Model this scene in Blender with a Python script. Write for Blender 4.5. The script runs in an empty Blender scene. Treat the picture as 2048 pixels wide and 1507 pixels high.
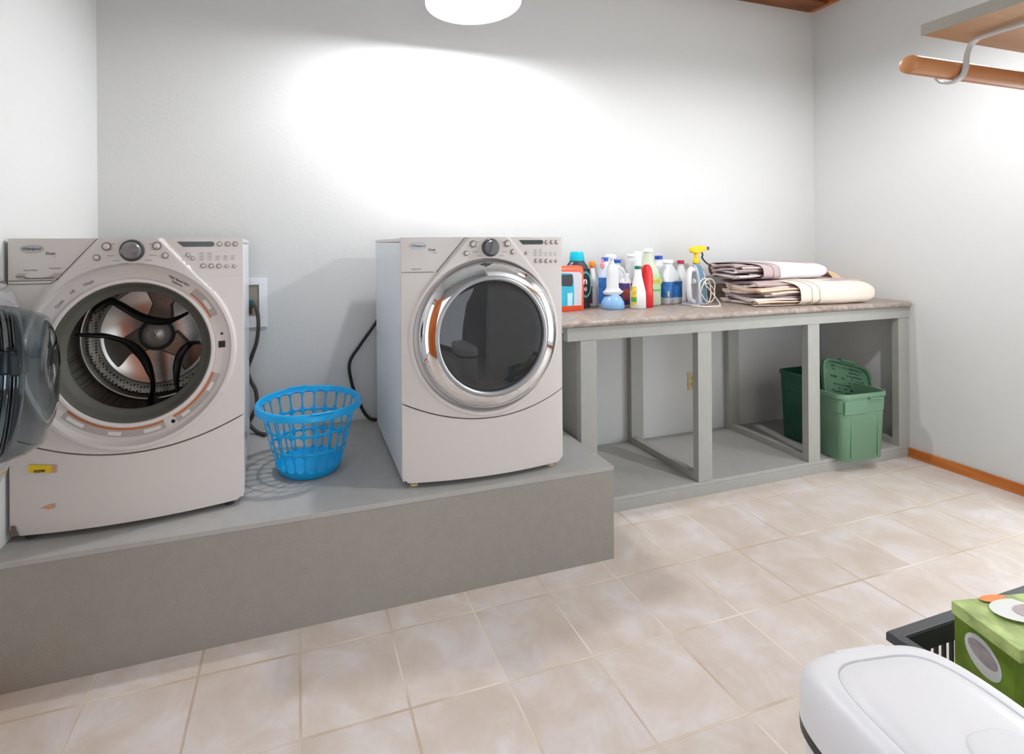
import bpy, bmesh, math, random
from mathutils import Vector, Matrix
PI = math.pi
scn = bpy.context.scene
COL = scn.collection

# ------------------------------------------------------------------ camera
CAM = Vector((-0.0015, -2.7105, 1.3244))
yaw, roll = 0.2989, -0.0069
F = Vector((math.sin(yaw), math.cos(yaw), 0)); R0 = Vector((math.cos(yaw), -math.sin(yaw), 0)); U0 = Vector((0, 0, 1))
Rv = R0 * math.cos(roll) + U0 * math.sin(roll); Uv = -R0 * math.sin(roll) + U0 * math.cos(roll)
cd = bpy.data.cameras.new('camera'); cam = bpy.data.objects.new('camera', cd); COL.objects.link(cam)
m = Matrix.Identity(4)
for i in range(3):
    m[i][0], m[i][1], m[i][2], m[i][3] = Rv[i], Uv[i], -F[i], CAM[i]
cam.matrix_world = m
cd.sensor_width = 36; cd.lens = 1001.25 / 2048 * 36
cd.shift_x = (1024 - 901.58) / 2048; cd.shift_y = (488.95 - 753.5) / 2048
cd.clip_start = 0.05
scn.camera = cam
scn.view_settings.view_transform = 'Standard'; scn.view_settings.look = 'None'
scn.view_settings.gamma = 1; scn.view_settings.use_curve_mapping = False
scn.view_settings.exposure = 0.0
# ------------------------------------------------------------------ world and main lights
w = bpy.data.worlds.new('world'); scn.world = w; w.use_nodes = True
w.node_tree.nodes['Background'].inputs[0].default_value = (0.8, 0.87, 1, 1)
w.node_tree.nodes['Background'].inputs[1].default_value = 0.3
BULB = 1120.0        # strength of the bulb of the pendant over the machines
REAR = 1330.0       # the second pendant, over the open floor at the right
al = bpy.data.lights.new('rear_fill', 'AREA'); al.shape = 'RECTANGLE'; al.size = 1.7; al.size_y = 1.85; al.energy = 20; al.color = (0.84, 0.92, 1.0)
ao = bpy.data.objects.new('rear_fill', al); COL.objects.link(ao); ao.location = (.4, -4.02, 1.1); ao.rotation_euler = (math.pi / 2, 0, 0)   # cool area lamp added behind the camera to fill the room
a3 = bpy.data.lights.new('side_fill', 'AREA'); a3.shape = 'RECTANGLE'; a3.size = 1.0; a3.size_y = 1.7; a3.energy = 25; a3.color = (0.86, 0.93, 1.0)
ao = bpy.data.objects.new('side_fill', a3); COL.objects.link(ao); ao.location = (3.575, -1.85, 1.05); ao.rotation_euler = (math.pi / 2, 0, math.pi / 2)   # lamp added at the right wall to brighten the bench bays
a2 = bpy.data.lights.new('left_fill', 'AREA'); a2.shape = 'RECTANGLE'; a2.size = .74; a2.size_y = 1.9; a2.energy = 9; a2.color = (0.82, 0.92, 1.0)
ao = bpy.data.objects.new('left_fill', a2); COL.objects.link(ao); ao.location = (-1.0, -2.31, 1.0); ao.rotation_euler = (math.pi / 2, 0, -math.pi / 2)   # lamp added outside the left wall to lift the dryer's side
# ------------------------------------------------------------------ room numbers
XL, XR, YF, ZC = -0.885, 3.609, -4.1, 3.1
TILE, TY = 0.301, -1.0048
XP, YP, HP = 1.2685, -0.899, 0.39     # appliance platform
YB, HB = -0.589, 0.072                # bench
CT0, CT1 = 0.923, 0.957               # counter under / top

# ------------------------------------------------------------------ material helpers
def lin(c):
    return tuple(((x / 255) / 12.92 if x / 255 <= 0.04045 else ((x / 255 + 0.055) / 1.055) ** 2.4) for x in c)
def mat(name, rgb, rough=0.5, metal=0.0, spec=0.5, trans=0.0, ior=1.45, emit=None, es=0, bump=0, bscale=200, var=0, vscale=8, coat=0, alpha=1, lincol=False, sss=0):
    mt = bpy.data.materials.new(name); mt.use_nodes = True; nt = mt.node_tree; b = nt.nodes['Principled BSDF']
    c = rgb if lincol else lin(rgb)
    b.inputs['Base Color'].default_value = (*c, 1); b.inputs['Roughness'].default_value = rough
    b.inputs['Metallic'].default_value = metal; b.inputs['Specular IOR Level'].default_value = spec
    b.inputs['Transmission Weight'].default_value = trans; b.inputs['IOR'].default_value = ior
    b.inputs['Coat Weight'].default_value = coat; b.inputs['Alpha'].default_value = alpha
    if emit: b.inputs['Emission Color'].default_value = (*lin(emit), 1); b.inputs['Emission Strength'].default_value = es
    tc = nt.nodes.new('ShaderNodeTexCoord')
    if bump:
        n = nt.nodes.new('ShaderNodeTexNoise'); n.inputs['Scale'].default_value = bscale; n.inputs['Detail'].default_value = 3
        bp = nt.nodes.new('ShaderNodeBump'); bp.inputs['Strength'].default_value = bump; bp.inputs['Distance'].default_value = 0.002
        nt.links.new(tc.outputs['Object'], n.inputs['Vector']); nt.links.new(n.outputs['Fac'], bp.inputs['Height']); nt.links.new(bp.outputs['Normal'], b.inputs['Normal'])
    if var:
        n = nt.nodes.new('ShaderNodeTexNoise'); n.inputs['Scale'].default_value = vscale; n.inputs['Detail'].default_value = 4
        cr = nt.nodes.new('ShaderNodeValToRGB')
        cr.color_ramp.elements[0].position = 0.3; cr.color_ramp.elements[1].position = 0.7
        cr.color_ramp.elements[0].color = (*[x * (1 - var) for x in c], 1); cr.color_ramp.elements[1].color = (*[min(1, x * (1 + var)) for x in c], 1)
        nt.links.new(tc.outputs['Object'], n.inputs['Vector']); nt.links.new(n.outputs['Fac'], cr.inputs['Fac']); nt.links.new(cr.outputs['Color'], b.inputs['Base Color'])
    return mt
def wood(name, c1, c2, rough=0.35, axis='X', scale=14):
    mt = mat(name, c1, rough); nt = mt.node_tree; b = nt.nodes['Principled BSDF']
    tc = nt.nodes.new('ShaderNodeTexCoord'); mp = nt.nodes.new('ShaderNodeMapping')
    mp.inputs['Scale'].default_value = {'X': (0.12, 1, 1), 'Y': (1, 0.12, 1), 'Z': (1, 1, 0.12)}[axis]
    n = nt.nodes.new('ShaderNodeTexNoise'); n.inputs['Scale'].default_value = scale; n.inputs['Detail'].default_value = 6; n.inputs['Distortion'].default_value = 0.6
    cr = nt.nodes.new('ShaderNodeValToRGB')
    cr.color_ramp.elements[0].position = 0.35; cr.color_ramp.elements[1].position = 0.65
    cr.color_ramp.elements[0].color = (*lin(c1), 1); cr.color_ramp.elements[1].color = (*lin(c2), 1)
    nt.links.new(tc.outputs['Object'], mp.inputs['Vector']); nt.links.new(mp.outputs['Vector'], n.inputs['Vector'])
    nt.links.new(n.outputs['Fac'], cr.inputs['Fac']); nt.links.new(cr.outputs['Color'], b.inputs['Base Color'])
    return mt

M = {}
M['wall'] = mat('wall_paint', (213, 214, 212), 0.75, spec=0.2, bump=0.35, bscale=60)
M['ceil'] = wood('ceiling_wood', (92, 48, 22), (140, 80, 38), 0.5, 'X')
M['oak'] = wood('honey_oak', (176, 98, 38), (206, 126, 58), 0.3, 'Y')
M['oakz'] = wood('honey_oak_door', (170, 84, 26), (200, 110, 44), 0.25, 'Z')
M['rodw'] = wood('rod_wood', (186, 120, 72), (204, 142, 92), 0.25, 'X')
M['shelfw'] = wood('shelf_plywood', (176, 130, 88), (196, 152, 108), 0.5, 'X')
M['shelfe'] = mat('shelf_edge_paint', (158, 152, 140), 0.7, bump=0.3, bscale=80)
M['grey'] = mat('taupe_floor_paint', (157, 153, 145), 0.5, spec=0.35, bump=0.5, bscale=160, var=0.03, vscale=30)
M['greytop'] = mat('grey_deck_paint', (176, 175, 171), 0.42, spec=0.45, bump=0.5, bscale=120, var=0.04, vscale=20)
M['greyw'] = mat('grey_post_paint', (170, 170, 164), 0.55, spec=0.3, bump=0.4, bscale=90, var=0.03, vscale=20)
M['white'] = mat('appliance_white', (214, 208, 204), 0.28, spec=0.5, coat=0.2)
M['whitep'] = mat('console_plastic', (226, 219, 214), 0.4, spec=0.4)
M['side'] = mat('appliance_side_enamel', (224, 229, 233), 0.22, spec=0.6)
M['seam'] = mat('dark_seam', (96, 86, 78), 0.7)
M['chrome'] = mat('chrome', (225, 226, 228), 0.04, metal=1)
M['silver'] = mat('satin_silver', (176, 178, 180), 0.35, metal=0.5)
M['dglass'] = mat('smoked_glass', (60, 61, 63), 0.03, spec=0.8, trans=0.35, ior=1.5)
M['clear'] = mat('clear_glass', (205, 212, 215), 0.02, trans=1.0, ior=1.15)
M['gasket'] = mat('grey_rubber', (92, 92, 84), 0.55)
M['black'] = mat('black_plastic', (22, 22, 22), 0.4)
M['darkgrey'] = mat('dark_grey_plastic', (60, 60, 60), 0.35)
M['lcd'] = mat('display_window', (70, 76, 74), 0.15)
M['print'] = mat('grey_print', (150, 142, 136), 0.7)
M['printd'] = mat('dark_print', (100, 98, 96), 0.7)
M['ring'] = mat('button_ring', (128, 120, 112), 0.4, metal=0.3)
M['btn'] = mat('button_cap', (215, 205, 196), 0.15, metal=0.25)
M['steel'] = mat('drum_steel', (190, 186, 180), 0.22, metal=1)
M['white_pl'] = mat('white_plastic', (236, 237, 240), 0.35, bump=0.05)
M['bin'] = mat('bin_white_plastic', (232, 232, 234), 0.4, bump=0.15, bscale=300)
M['blue'] = mat('basket_blue', (8, 166, 230), 0.3, spec=0.5)
M['yellow'] = mat('yellow_tape', (230, 196, 20), 0.5)
M['orangeband'] = mat('orange_band', (196, 104, 50), 0.5)
M['label'] = mat('grey_label', (176, 170, 164), 0.6)
M['labelw'] = mat('white_label', (224, 220, 214), 0.6)
M['rust'] = mat('rust_mark', (205, 160, 120), 0.8)
M['ivory'] = mat('ivory_plastic', (212, 194, 144), 0.4)
M['recess'] = mat('box_recess', (150, 142, 130), 0.7)
M['teal'] = mat('valve_teal', (20, 84, 92), 0.4)
M['brass'] = mat('brass', (180, 140, 70), 0.3, metal=1)
M['hose'] = mat('grey_hose', (70, 66, 62), 0.5)
M['tote'] = mat('tote_green', (104, 140, 112), 0.42, bump=0.1)
M['toted'] = mat('tote_dark_green', (34, 84, 64), 0.45)
M['lidg'] = mat('lid_green', (68, 106, 78), 0.45, bump=0.1)
M['print_b'] = mat('lid_print', (34, 48, 40), 0.6)

def floor_mat():
    mt = mat('floor_tile', (205, 190, 172), 0.28, spec=0.4); nt = mt.node_tree; b = nt.nodes['Principled BSDF']; L = nt.links.new
    tc = nt.nodes.new('ShaderNodeTexCoord'); mp = nt.nodes.new('ShaderNodeMapping')
    mp.inputs['Location'].default_value = (0.0, -TY, 0)
    br = nt.nodes.new('ShaderNodeTexBrick'); br.offset = 0; br.squash = 1
    br.inputs['Scale'].default_value = 1.0; br.inputs['Brick Width'].default_value = TILE; br.inputs['Row Height'].default_value = TILE
    br.inputs['Mortar Size'].default_value = 0.0042; br.inputs['Mortar Smooth'].default_value = 0.3; br.inputs['Bias'].default_value = 0
    br.inputs['Color1'].default_value = (1, 1, 1, 1); br.inputs['Color2'].default_value = (0.93, 0.92, 0.91, 1); br.inputs['Mortar'].default_value = (1, 1, 1, 1)
    L(tc.outputs['Object'], mp.inputs['Vector']); L(mp.outputs['Vector'], br.inputs['Vector'])
    n = nt.nodes.new('ShaderNodeTexNoise'); n.inputs['Scale'].default_value = 5.5; n.inputs['Detail'].default_value = 7; n.inputs['Roughness'].default_value = 0.6; n.inputs['Distortion'].default_value = 0.5
    L(tc.outputs['Object'], n.inputs['Vector'])
    cr = nt.nodes.new('ShaderNodeValToRGB'); e = cr.color_ramp.elements
    e[0].position = 0.36; e[0].color = (*lin((211, 197, 184)), 1); e[1].position = 0.66; e[1].color = (*lin((228, 221, 218)), 1)
    e2 = e.new(0.5); e2.color = (*lin((218, 206, 196)), 1)
    L(n.outputs['Fac'], cr.inputs['Fac'])
    mx = nt.nodes.new('ShaderNodeMix'); mx.data_type = 'RGBA'; mx.blend_type = 'MULTIPLY'; mx.inputs[0].default_value = 1
    L(cr.outputs['Color'], mx.inputs[6]); L(br.outputs['Color'], mx.inputs[7])
    m2 = nt.nodes.new('ShaderNodeMix'); m2.data_type = 'RGBA'
    n2 = nt.nodes.new('ShaderNodeTexNoise'); n2.inputs['Scale'].default_value = 2.2; L(tc.outputs['Object'], n2.inputs['Vector'])
    c2 = nt.nodes.new('ShaderNodeValToRGB'); c2.color_ramp.elements[0].position = 0.42; c2.color_ramp.elements[0].color = (*lin((196, 176, 154)), 1); c2.color_ramp.elements[1].position = 0.6; c2.color_ramp.elements[1].color = (*lin((232, 221, 206)), 1)
    L(n2.outputs['Fac'], c2.inputs['Fac'])
    L(br.outputs['Fac'], m2.inputs[0]); L(mx.outputs[2], m2.inputs[6]); L(c2.outputs['Color'], m2.inputs[7]); L(m2.outputs[2], b.inputs['Base Color'])
    inv = nt.nodes.new('ShaderNodeMath'); inv.operation = 'MULTIPLY_ADD'; inv.inputs[1].default_value = -1; inv.inputs[2].default_value = 1; L(br.outputs['Fac'], inv.inputs[0])
    ad = nt.nodes.new('ShaderNodeMath'); ad.operation = 'MULTIPLY_ADD'; ad.inputs[1].default_value = 0.15; L(n.outputs['Fac'], ad.inputs[0]); L(inv.outputs[0], ad.inputs[2])
    bp = nt.nodes.new('ShaderNodeBump'); bp.inputs['Distance'].default_value = 0.003; bp.inputs['Strength'].default_value = 0.5
    L(ad.outputs[0], bp.inputs['Height']); L(bp.outputs['Normal'], b.inputs['Normal'])
    rr = nt.nodes.new('ShaderNodeMath'); rr.operation = 'MULTIPLY_ADD'; rr.inputs[1].default_value = 0.5; rr.inputs[2].default_value = 0.3; L(br.outputs['Fac'], rr.inputs[0]); L(rr.outputs[0], b.inputs['Roughness'])
    return mt
M['floor'] = floor_mat()
def laminate():
    mt = mat('laminate_counter', (180, 168, 158), 0.35, spec=0.45); nt = mt.node_tree; b = nt.nodes['Principled BSDF']; L = nt.links.new
    tc = nt.nodes.new('ShaderNodeTexCoord'); n = nt.nodes.new('ShaderNodeTexNoise'); n.inputs['Scale'].default_value = 30; n.inputs['Detail'].default_value = 8; n.inputs['Roughness'].default_value = 0.75
    cr = nt.nodes.new('ShaderNodeValToRGB'); e = cr.color_ramp.elements
    e[0].position = 0.38; e[0].color = (*lin((138, 120, 108)), 1); e[1].position = 0.62; e[1].color = (*lin((180, 169, 159)), 1)
    L(tc.outputs['Object'], n.inputs['Vector']); L(n.outputs['Fac'], cr.inputs['Fac']); L(cr.outputs['Color'], b.inputs['Base Color'])
    return mt
M['lam'] = laminate()
def drum_mat():
    mt = mat('perforated_drum', (176, 170, 162), 0.25, metal=1); nt = mt.node_tree; b = nt.nodes['Principled BSDF']; L = nt.links.new
    tc = nt.nodes.new('ShaderNodeTexCoord'); v = nt.nodes.new('ShaderNodeTexVoronoi'); v.inputs['Scale'].default_value = 85; v.inputs['Randomness'].default_value = 0.0
    cr = nt.nodes.new('ShaderNodeValToRGB'); cr.color_ramp.elements[0].position = 0.28; cr.color_ramp.elements[0].color = (0.02, 0.02, 0.02, 1); cr.color_ramp.elements[1].position = 0.36; cr.color_ramp.elements[1].color = (0.42, 0.4, 0.37, 1)
    L(tc.outputs['Object'], v.inputs['Vector']); L(v.outputs['Distance'], cr.inputs['Fac']); L(cr.outputs['Color'], b.inputs['Base Color'])
    return mt
M['perf'] = drum_mat()

# ------------------------------------------------------------------ geometry helpers
def obj(name, bm, mt, parent=None, smooth=False, loc=None, rot=None, bevel=0, recalc=True, angle=40):
    if recalc: bmesh.ops.recalc_face_normals(bm, faces=bm.faces)
    me = bpy.data.meshes.new(name); bm.to_mesh(me); bm.free()
    for x in (mt if isinstance(mt, (list, tuple)) else [mt]): me.materials.append(x)
    if smooth:
        for p in me.polygons: p.use_smooth = True
        try: me.set_sharp_from_angle(angle=math.radians(angle))
        except Exception: pass
    o = bpy.data.objects.new(name, me); COL.objects.link(o)
    if parent: o.parent = parent
    if loc is not None: o.location = loc
    if rot is not None: o.rotation_euler = rot
    if bevel:
        b = o.modifiers.new('bevel', 'BEVEL'); b.width = bevel; b.segments = 2; b.limit_method = 'ANGLE'
    return o
def tag(o, label=None, cat=None, group=None, kind=None):
    if label: o['label'] = label
    if cat: o['category'] = cat
    if group: o['group'] = group
    if kind: o['kind'] = kind
    return o
def thing(name, label, cat, loc=(0, 0, 0), rz=0, group=None):
    o = bpy.data.objects.new(name, None); COL.objects.link(o); o.location = loc; o.rotation_euler = (0, 0, rz); o.empty_display_size = 0.05
    return tag(o, label, cat, group)
def B(): return bmesh.new()
def box(bm, x0, x1, y0, y1, z0, z1, mi=0, M4=None):
    vs = [bm.verts.new(Vector(p) if M4 is None else M4 @ Vector(p)) for p in
          [(x0, y0, z0), (x1, y0, z0), (x1, y1, z0), (x0, y1, z0), (x0, y0, z1), (x1, y0, z1), (x1, y1, z1), (x0, y1, z1)]]
    for f in ((0, 3, 2, 1), (4, 5, 6, 7), (0, 1, 5, 4), (1, 2, 6, 5), (2, 3, 7, 6), (3, 0, 4, 7)):
        bm.faces.new([vs[i] for i in f]).material_index = mi
    return bm
def skin(bm, rings, closed=True, cap0=True, cap1=True, mi=0):
    R = [[bm.verts.new(p) for p in r] for r in rings]
    n = len(R[0])
    for a, b in zip(R, R[1:]):
        for i in range(n if closed else n - 1):
            j = (i + 1) % n
            bm.faces.new((a[i], a[j], b[j], b[i])).material_index = mi
    if cap0: bm.faces.new(R[0][::-1]).material_index = mi
    if cap1: bm.faces.new(R[-1]).material_index = mi
    return R
def lathe(bm, prof, cx=0, cy=0, cz=0, axis='z', seg=64, cap0=False, cap1=False, mi=0):
    rings = []
    for r, h in prof:
        ring = []
        for k in range(seg):
            a = 2 * PI * k / seg
            if axis == 'z': ring.append(Vector((cx + r * math.cos(a), cy + r * math.sin(a), cz + h)))
            elif axis == 'y': ring.append(Vector((cx + r * math.cos(a), cy + h, cz + r * math.sin(a))))
            else: ring.append(Vector((cx + h, cy + r * math.cos(a), cz + r * math.sin(a))))
        rings.append(ring)
    skin(bm, rings, True, cap0, cap1, mi)
    return bm
def tube(bm, pts, r, seg=10, mi=0, caps=True):
    pts = [Vector(p) for p in pts]; rings = []; up = Vector((0.13, 0.31, 0.94))
    for i, p in enumerate(pts):
        t = (pts[min(i + 1, len(pts) - 1)] - pts[max(i - 1, 0)]).normalized()
        x = t.cross(up)
        if x.length < 1e-3: x = t.cross(Vector((1, 0, 0)))
        x.normalize(); y = x.cross(t).normalized(); up = y
        rr = r[i] if isinstance(r, (list, tuple)) else r
        rings.append([p + x * rr * math.cos(2 * PI * k / seg) + y * rr * math.sin(2 * PI * k / seg) for k in range(seg)])
    skin(bm, rings, True, caps, caps, mi); return bm
def spline(pts, n=8):
    P = [Vector(p) for p in pts]; P = [P[0]] + P + [P[-1]]; out = []
    for i in range(1, len(P) - 2):
        for k in range(n):
            t = k / n; a, b, c, d = P[i - 1], P[i], P[i + 1], P[i + 2]
            out.append(0.5 * ((2 * b) + (c - a) * t + (2 * a - 5 * b + 4 * c - d) * t * t + (3 * b - a - 3 * c + d) * t ** 3))
    out.append(P[-2]); return out
def sup(hx, hy, e=2.0, n=40, cx=0, cy=0, z=0):
    out = []
    for k in range(n):
        a = 2 * PI * k / n; c, s = math.cos(a), math.sin(a)
        out.append(Vector((cx + hx * math.copysign(abs(c) ** (2 / e), c), cy + hy * math.copysign(abs(s) ** (2 / e), s), z)))
    return out
def loft(bm, secs, n=40, cap0=True, cap1=True, mi=0):
    # secs: (z, hx, hy, exponent, cx, cy)
    rings = [sup(s[1], s[2], s[3] if len(s) > 3 else 2, n, s[4] if len(s) > 4 else 0, s[5] if len(s) > 5 else 0, s[0]) for s in secs]
    skin(bm, rings, True, cap0, cap1, mi); return bm
def grid(bm, fn, nu, nv, mi=0, closeu=False):
    V = [[bm.verts.new(fn(i / nu, j / nv)) for j in range(nv + 1)] for i in range(nu + (0 if closeu else 1))]
    for i in range(nu):
        for j in range(nv):
            bm.faces.new((V[i][j], V[(i + 1) % len(V)][j], V[(i + 1) % len(V)][j + 1], V[i][j + 1])).material_index = mi
    return V
def textmesh(s, size, bold=False, extrude=0.0004):
    cu = bpy.data.curves.new('lettering', 'FONT'); cu.body = s; cu.size = size; cu.align_x = 'CENTER'; cu.align_y = 'CENTER'; cu.extrude = extrude; cu.resolution_u = 2
    if bold: cu.offset = size * 0.02
    o = bpy.data.objects.new('lettering', cu); me = bpy.data.meshes.new_from_object(o); bpy.data.objects.remove(o); return me
def text(name, s, size, mt, parent, loc, rot=(PI / 2, 0, 0), bold=False):
    me = textmesh(s, size, bold); me.materials.append(mt)
    o = bpy.data.objects.new(name, me); COL.objects.link(o)
    if parent: o.parent = parent
    o.location = loc; o.rotation_euler = rot; return o
def struct(name, bm, mt, **k):
    return tag(obj(name, bm, mt, **k), kind='structure')

# ================================================================== ROOM
struct('floor', box(B(), XL - .1, XR + .1, YF - .1, .1, -.1, 0), M['floor'])
struct('wall_back', box(B(), XL - .1, XR + .1, 0, .1, 0, ZC), M['wall'])
bm = B(); box(bm, XL - .1, XL, YF, -2.7, 0, ZC); box(bm, XL - .1, XL, -1.92, 0, 0, ZC); box(bm, XL - .1, XL, -2.7, -1.92, 2.05, ZC)  # unseen doorway gap, added to let the left fill lamp in
struct('wall_left', bm, M['wall'])
struct('wall_right', box(B(), XR, XR + .1, YF, 0, 0, ZC), M['wall'])
struct('wall_front', box(B(), XL - .1, XR + .1, YF - .1, YF, 0, ZC), M['wall'])
struct('wall_closet', box(B(), 1.3, XR, -2.62, -2.5, 0, ZC), M['wall'])
struct('ceiling', box(B(), XL - .1, XR + .1, YF - .1, .1, ZC, ZC + .1), M['wall'])
bm = B(); box(bm, XR - .014, XR, -2.5, YB, 0, .056); box(bm, XR - .02, XR - .014, -2.5, YB, 0, .012)
struct('baseboard_right', bm, M['oak'], bevel=.003)
struct('baseboard_left', box(B(), XL, XL + .014, -1.75, YP, 0, .056), M['oak'], bevel=.003)
struct('trim_1', box(B(), XL, XR - .04, -.14, 0, 2.992, ZC), M['ceil'], bevel=.004)
struct('trim_2', box(B(), XR - .04, XR, YF, 0, 2.996, ZC), M['oak'])
bm = B()
for a in ((-.50, -.46, .1, 2.1), (1.26, 1.30, .1, 2.1)): box(bm, a[0], a[1], YF, YF + .04, a[2], a[3])
box(bm, -.46, 1.26, YF, YF + .04, .1, .14); box(bm, -.46, 1.26, YF, YF + .04, 2.06, 2.1); box(bm, .38, .42, YF, YF + .03, .14, 2.06)
struct('added_window_1', bm, M['white_pl'], bevel=.003)  # unseen frame, added to go with the rear fill lamp
bm = B()
for y in (-2.42, -1.34): box(bm, XR - .05, XR, y, y + .05, .1, 2.0)
box(bm, XR - .05, XR, -2.37, -1.34, .1, .15); box(bm, XR - .05, XR, -2.37, -1.34, 1.95, 2.0)
struct('added_window_2', bm, M['white_pl'], bevel=.003)  # unseen frame, made up around the fill lamp on the right
# wooden door standing open into the room, behind and left of the photographer (seen in the chrome)
bm = B(); box(bm, 0, .78, -.018, .018, .01, 2.04)
for a, b_ in ((.1, .36), (.43, .69)):
    for c, d in ((.2, .9), (1.05, 1.9)): box(bm, a, b_, .018, .026, c, d)
d1 = struct('door_1', bm, M['oakz'], bevel=.004, loc=(XL + .012, -2.725, 0), rot=(0, 0, math.radians(-18)))
bm = B(); lathe(bm, [(.0001, .06), (.02, .06), (.028, .045), (.02, .03), (.01, .025), (.01, 0)], .72, .018, 1.0, 'y', 24)
obj('door_knob', bm, M['brass'], d1, smooth=True)
bm = B(); box(bm, XL, XL + .012, -2.79, -2.7, 0, 2.14); box(bm, XL, XL + .012, -1.92, -1.83, 0, 2.14); box(bm, XL, XL + .012, -2.7, -1.92, 2.05, 2.14)
struct('trim_3', bm, M['oakz'], bevel=.003)

# ================================================================== APPLIANCE PLATFORM
t = thing('appliance_platform', 'long grey painted platform box carrying the washer, dryer and blue basket', 'platform', ((XL + XP) / 2, YP / 2, 0))
def off(x0, x1, y0, y1, z0, z1, o=t):
    L = o.location; return box(B(), x0 - L.x, x1 - L.x, y0 - L.y, y1 - L.y, z0, z1)
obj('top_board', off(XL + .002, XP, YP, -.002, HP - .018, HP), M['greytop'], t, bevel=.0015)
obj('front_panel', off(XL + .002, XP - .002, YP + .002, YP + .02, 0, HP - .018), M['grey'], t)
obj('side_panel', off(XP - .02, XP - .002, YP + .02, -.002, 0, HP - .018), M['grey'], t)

# ================================================================== WORKBENCH FRAME
X0 = 1.290
t = thing('workbench', 'low grey painted timber bench frame with open bays under the counter', 'workbench', ((X0 + XR) / 2, YB / 2, 0))
def wb(name, x0, x1, y0, y1, z0, z1, mt='greyw'):
    obj(name, off(x0, x1, y0, y1, z0, z1, t), M[mt], t, bevel=.0015)
XE = XR - .002
wb('base_board', X0, XE, YB + .002, -.002, HB - .018, HB, 'greytop')
wb('kick_board', X0, XE, YB, YB + .02, 0, HB - .0185, 'greyw')
wb('front_rail', X0 - .06, XE, YB - .004, YB + .034, .857, CT0 - .001)
for x0, x1 in ((1.303, 1.392), (2.000, 2.089), (2.772, 2.861), (3.515, XE)):
    wb('post', x0, x1, YB, YB + .038, HB, .857)
    wb('post', x0 + (.0 if x0 > 1.4 else .02), x1 + (0.0 if x1 > 3.6 else .0), -.04, -.002, HB, .885)
    if x0 > 1.4:
        wb('bottom_rail', x0, x0 + .038, YB + .038, -.04, HB, HB + .038)
    wb('top_rail', x0, x0 + .038, YB + .038, -.04, .8855, CT0 - .001)
wb('side_board', 1.303, 1.322, YB + .038, -.04, HB, .857, 'grey')
wb('rear_rail', X0, XE, -.04, -.002, .8855, CT0 - .001)
# ---- countertop: rolled front edge, backsplash
def counter():
    YC = -.619; x0, x1 = 1.18, XR - .003
    t = thing('countertop', 'speckled beige laminate countertop with a rounded front edge along the back wall', 'countertop', ((x0 + x1) / 2, -.3, CT0))
    prof = [(-.003, 0), (-.003, CT1 - CT0), (YC + .016, CT1 - CT0)]
    for k in range(1, 9):
        a = PI / 2 + k * PI / 8
        prof.append((YC + .016 + .016 * math.cos(a), .018 + .016 * math.sin(a)))
    prof.append((YC + .03, 0.0))
    bm = B(); n = 8; L = t.location; rings = []
    xs = [x0 - L.x, x1 - .03 - L.x] + [x1 - .03 + .03 * math.sin(k * PI / 12) - L.x for k in range(1, 7)]
    for i, x in enumerate(xs):
        inset = 0 if i < 2 else .03 * (1 - math.cos((i - 1) * PI / 12))
        rings.append([Vector((x, max(y, YC + inset + (y - YC) * 1) + .3 if y < -.4 else y + .3, z)) for y, z in prof])
    skin(bm, rings, True, True, True)
    obj('counter_slab', bm, M['lam'], t, smooth=True)
    bm = box(B(), x0 - L.x, x1 - L.x, -.022 + .3, -.001 + .3, CT1 - CT0, CT1 - CT0 + .095)
    obj('backsplash', bm, M['lam'], t, bevel=.004)
counter()

# ================================================================== MACHINES
MW, MD, MH = .686, .682, .963
CU, CZ = .343, .577         # centre of the opening
def sm(a, b, x):
    t_ = max(0, min(1, (x - a) / (b - a))); return t_ * t_ * (3 - 2 * t_)
def seam_z(u): return .328 - .078 * (1 - ((u - MW / 2) / (MW / 2)) ** 2)
def face_pt(u, z, offs=0.0, rec=True):
    return Vector((u - MW / 2, -MD / 2 - fdepth(u, z, rec) - offs, z))
def _recess(r):   # smooth inward step, 1 inside
    return 1 - sm(.296, .304, r)
def fdepth(u, z, rec=True):
    tt = (u - MW / 2) / (MW / 2)
    r = math.hypot(u - CU, z - CZ)
    bow = .012 + .034 * (1 - tt * tt)
    d_circ = .322 - r
    hw = .093 + (MH - z) * .865
    d_trap = (hw - abs(u - CU)) / 1.322 if z > CZ + .2107 else -1
    h = .011 * sm(0, .010, max(d_circ, d_trap))
    if z < CZ: h *= 1 - .4 * sm(0, .25, CZ - z)
    out = bow + h
    if rec:
        k = _recess(r)
        out = out * (1 - k) + .018 * k       # flat seat for the door
    return out
def boundary(a):
    dx, dz = math.cos(a), math.sin(a); best = 9
    if dx > 1e-6: best = min(best, (MW - CU) / dx)
    if dx < -1e-6: best = min(best, -CU / dx)
    if dz > 1e-6: best = min(best, (MH - CZ) / dz)
    if dz < -1e-6:
        lo, hi = 0.0, 1.0
        for _ in range(30):
            mid = (lo + hi) / 2
            if CZ + mid * dz > seam_z(CU + mid * dx) + .0015: lo = mid
            else: hi = mid
        best = min(best, lo)
    return best
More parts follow.
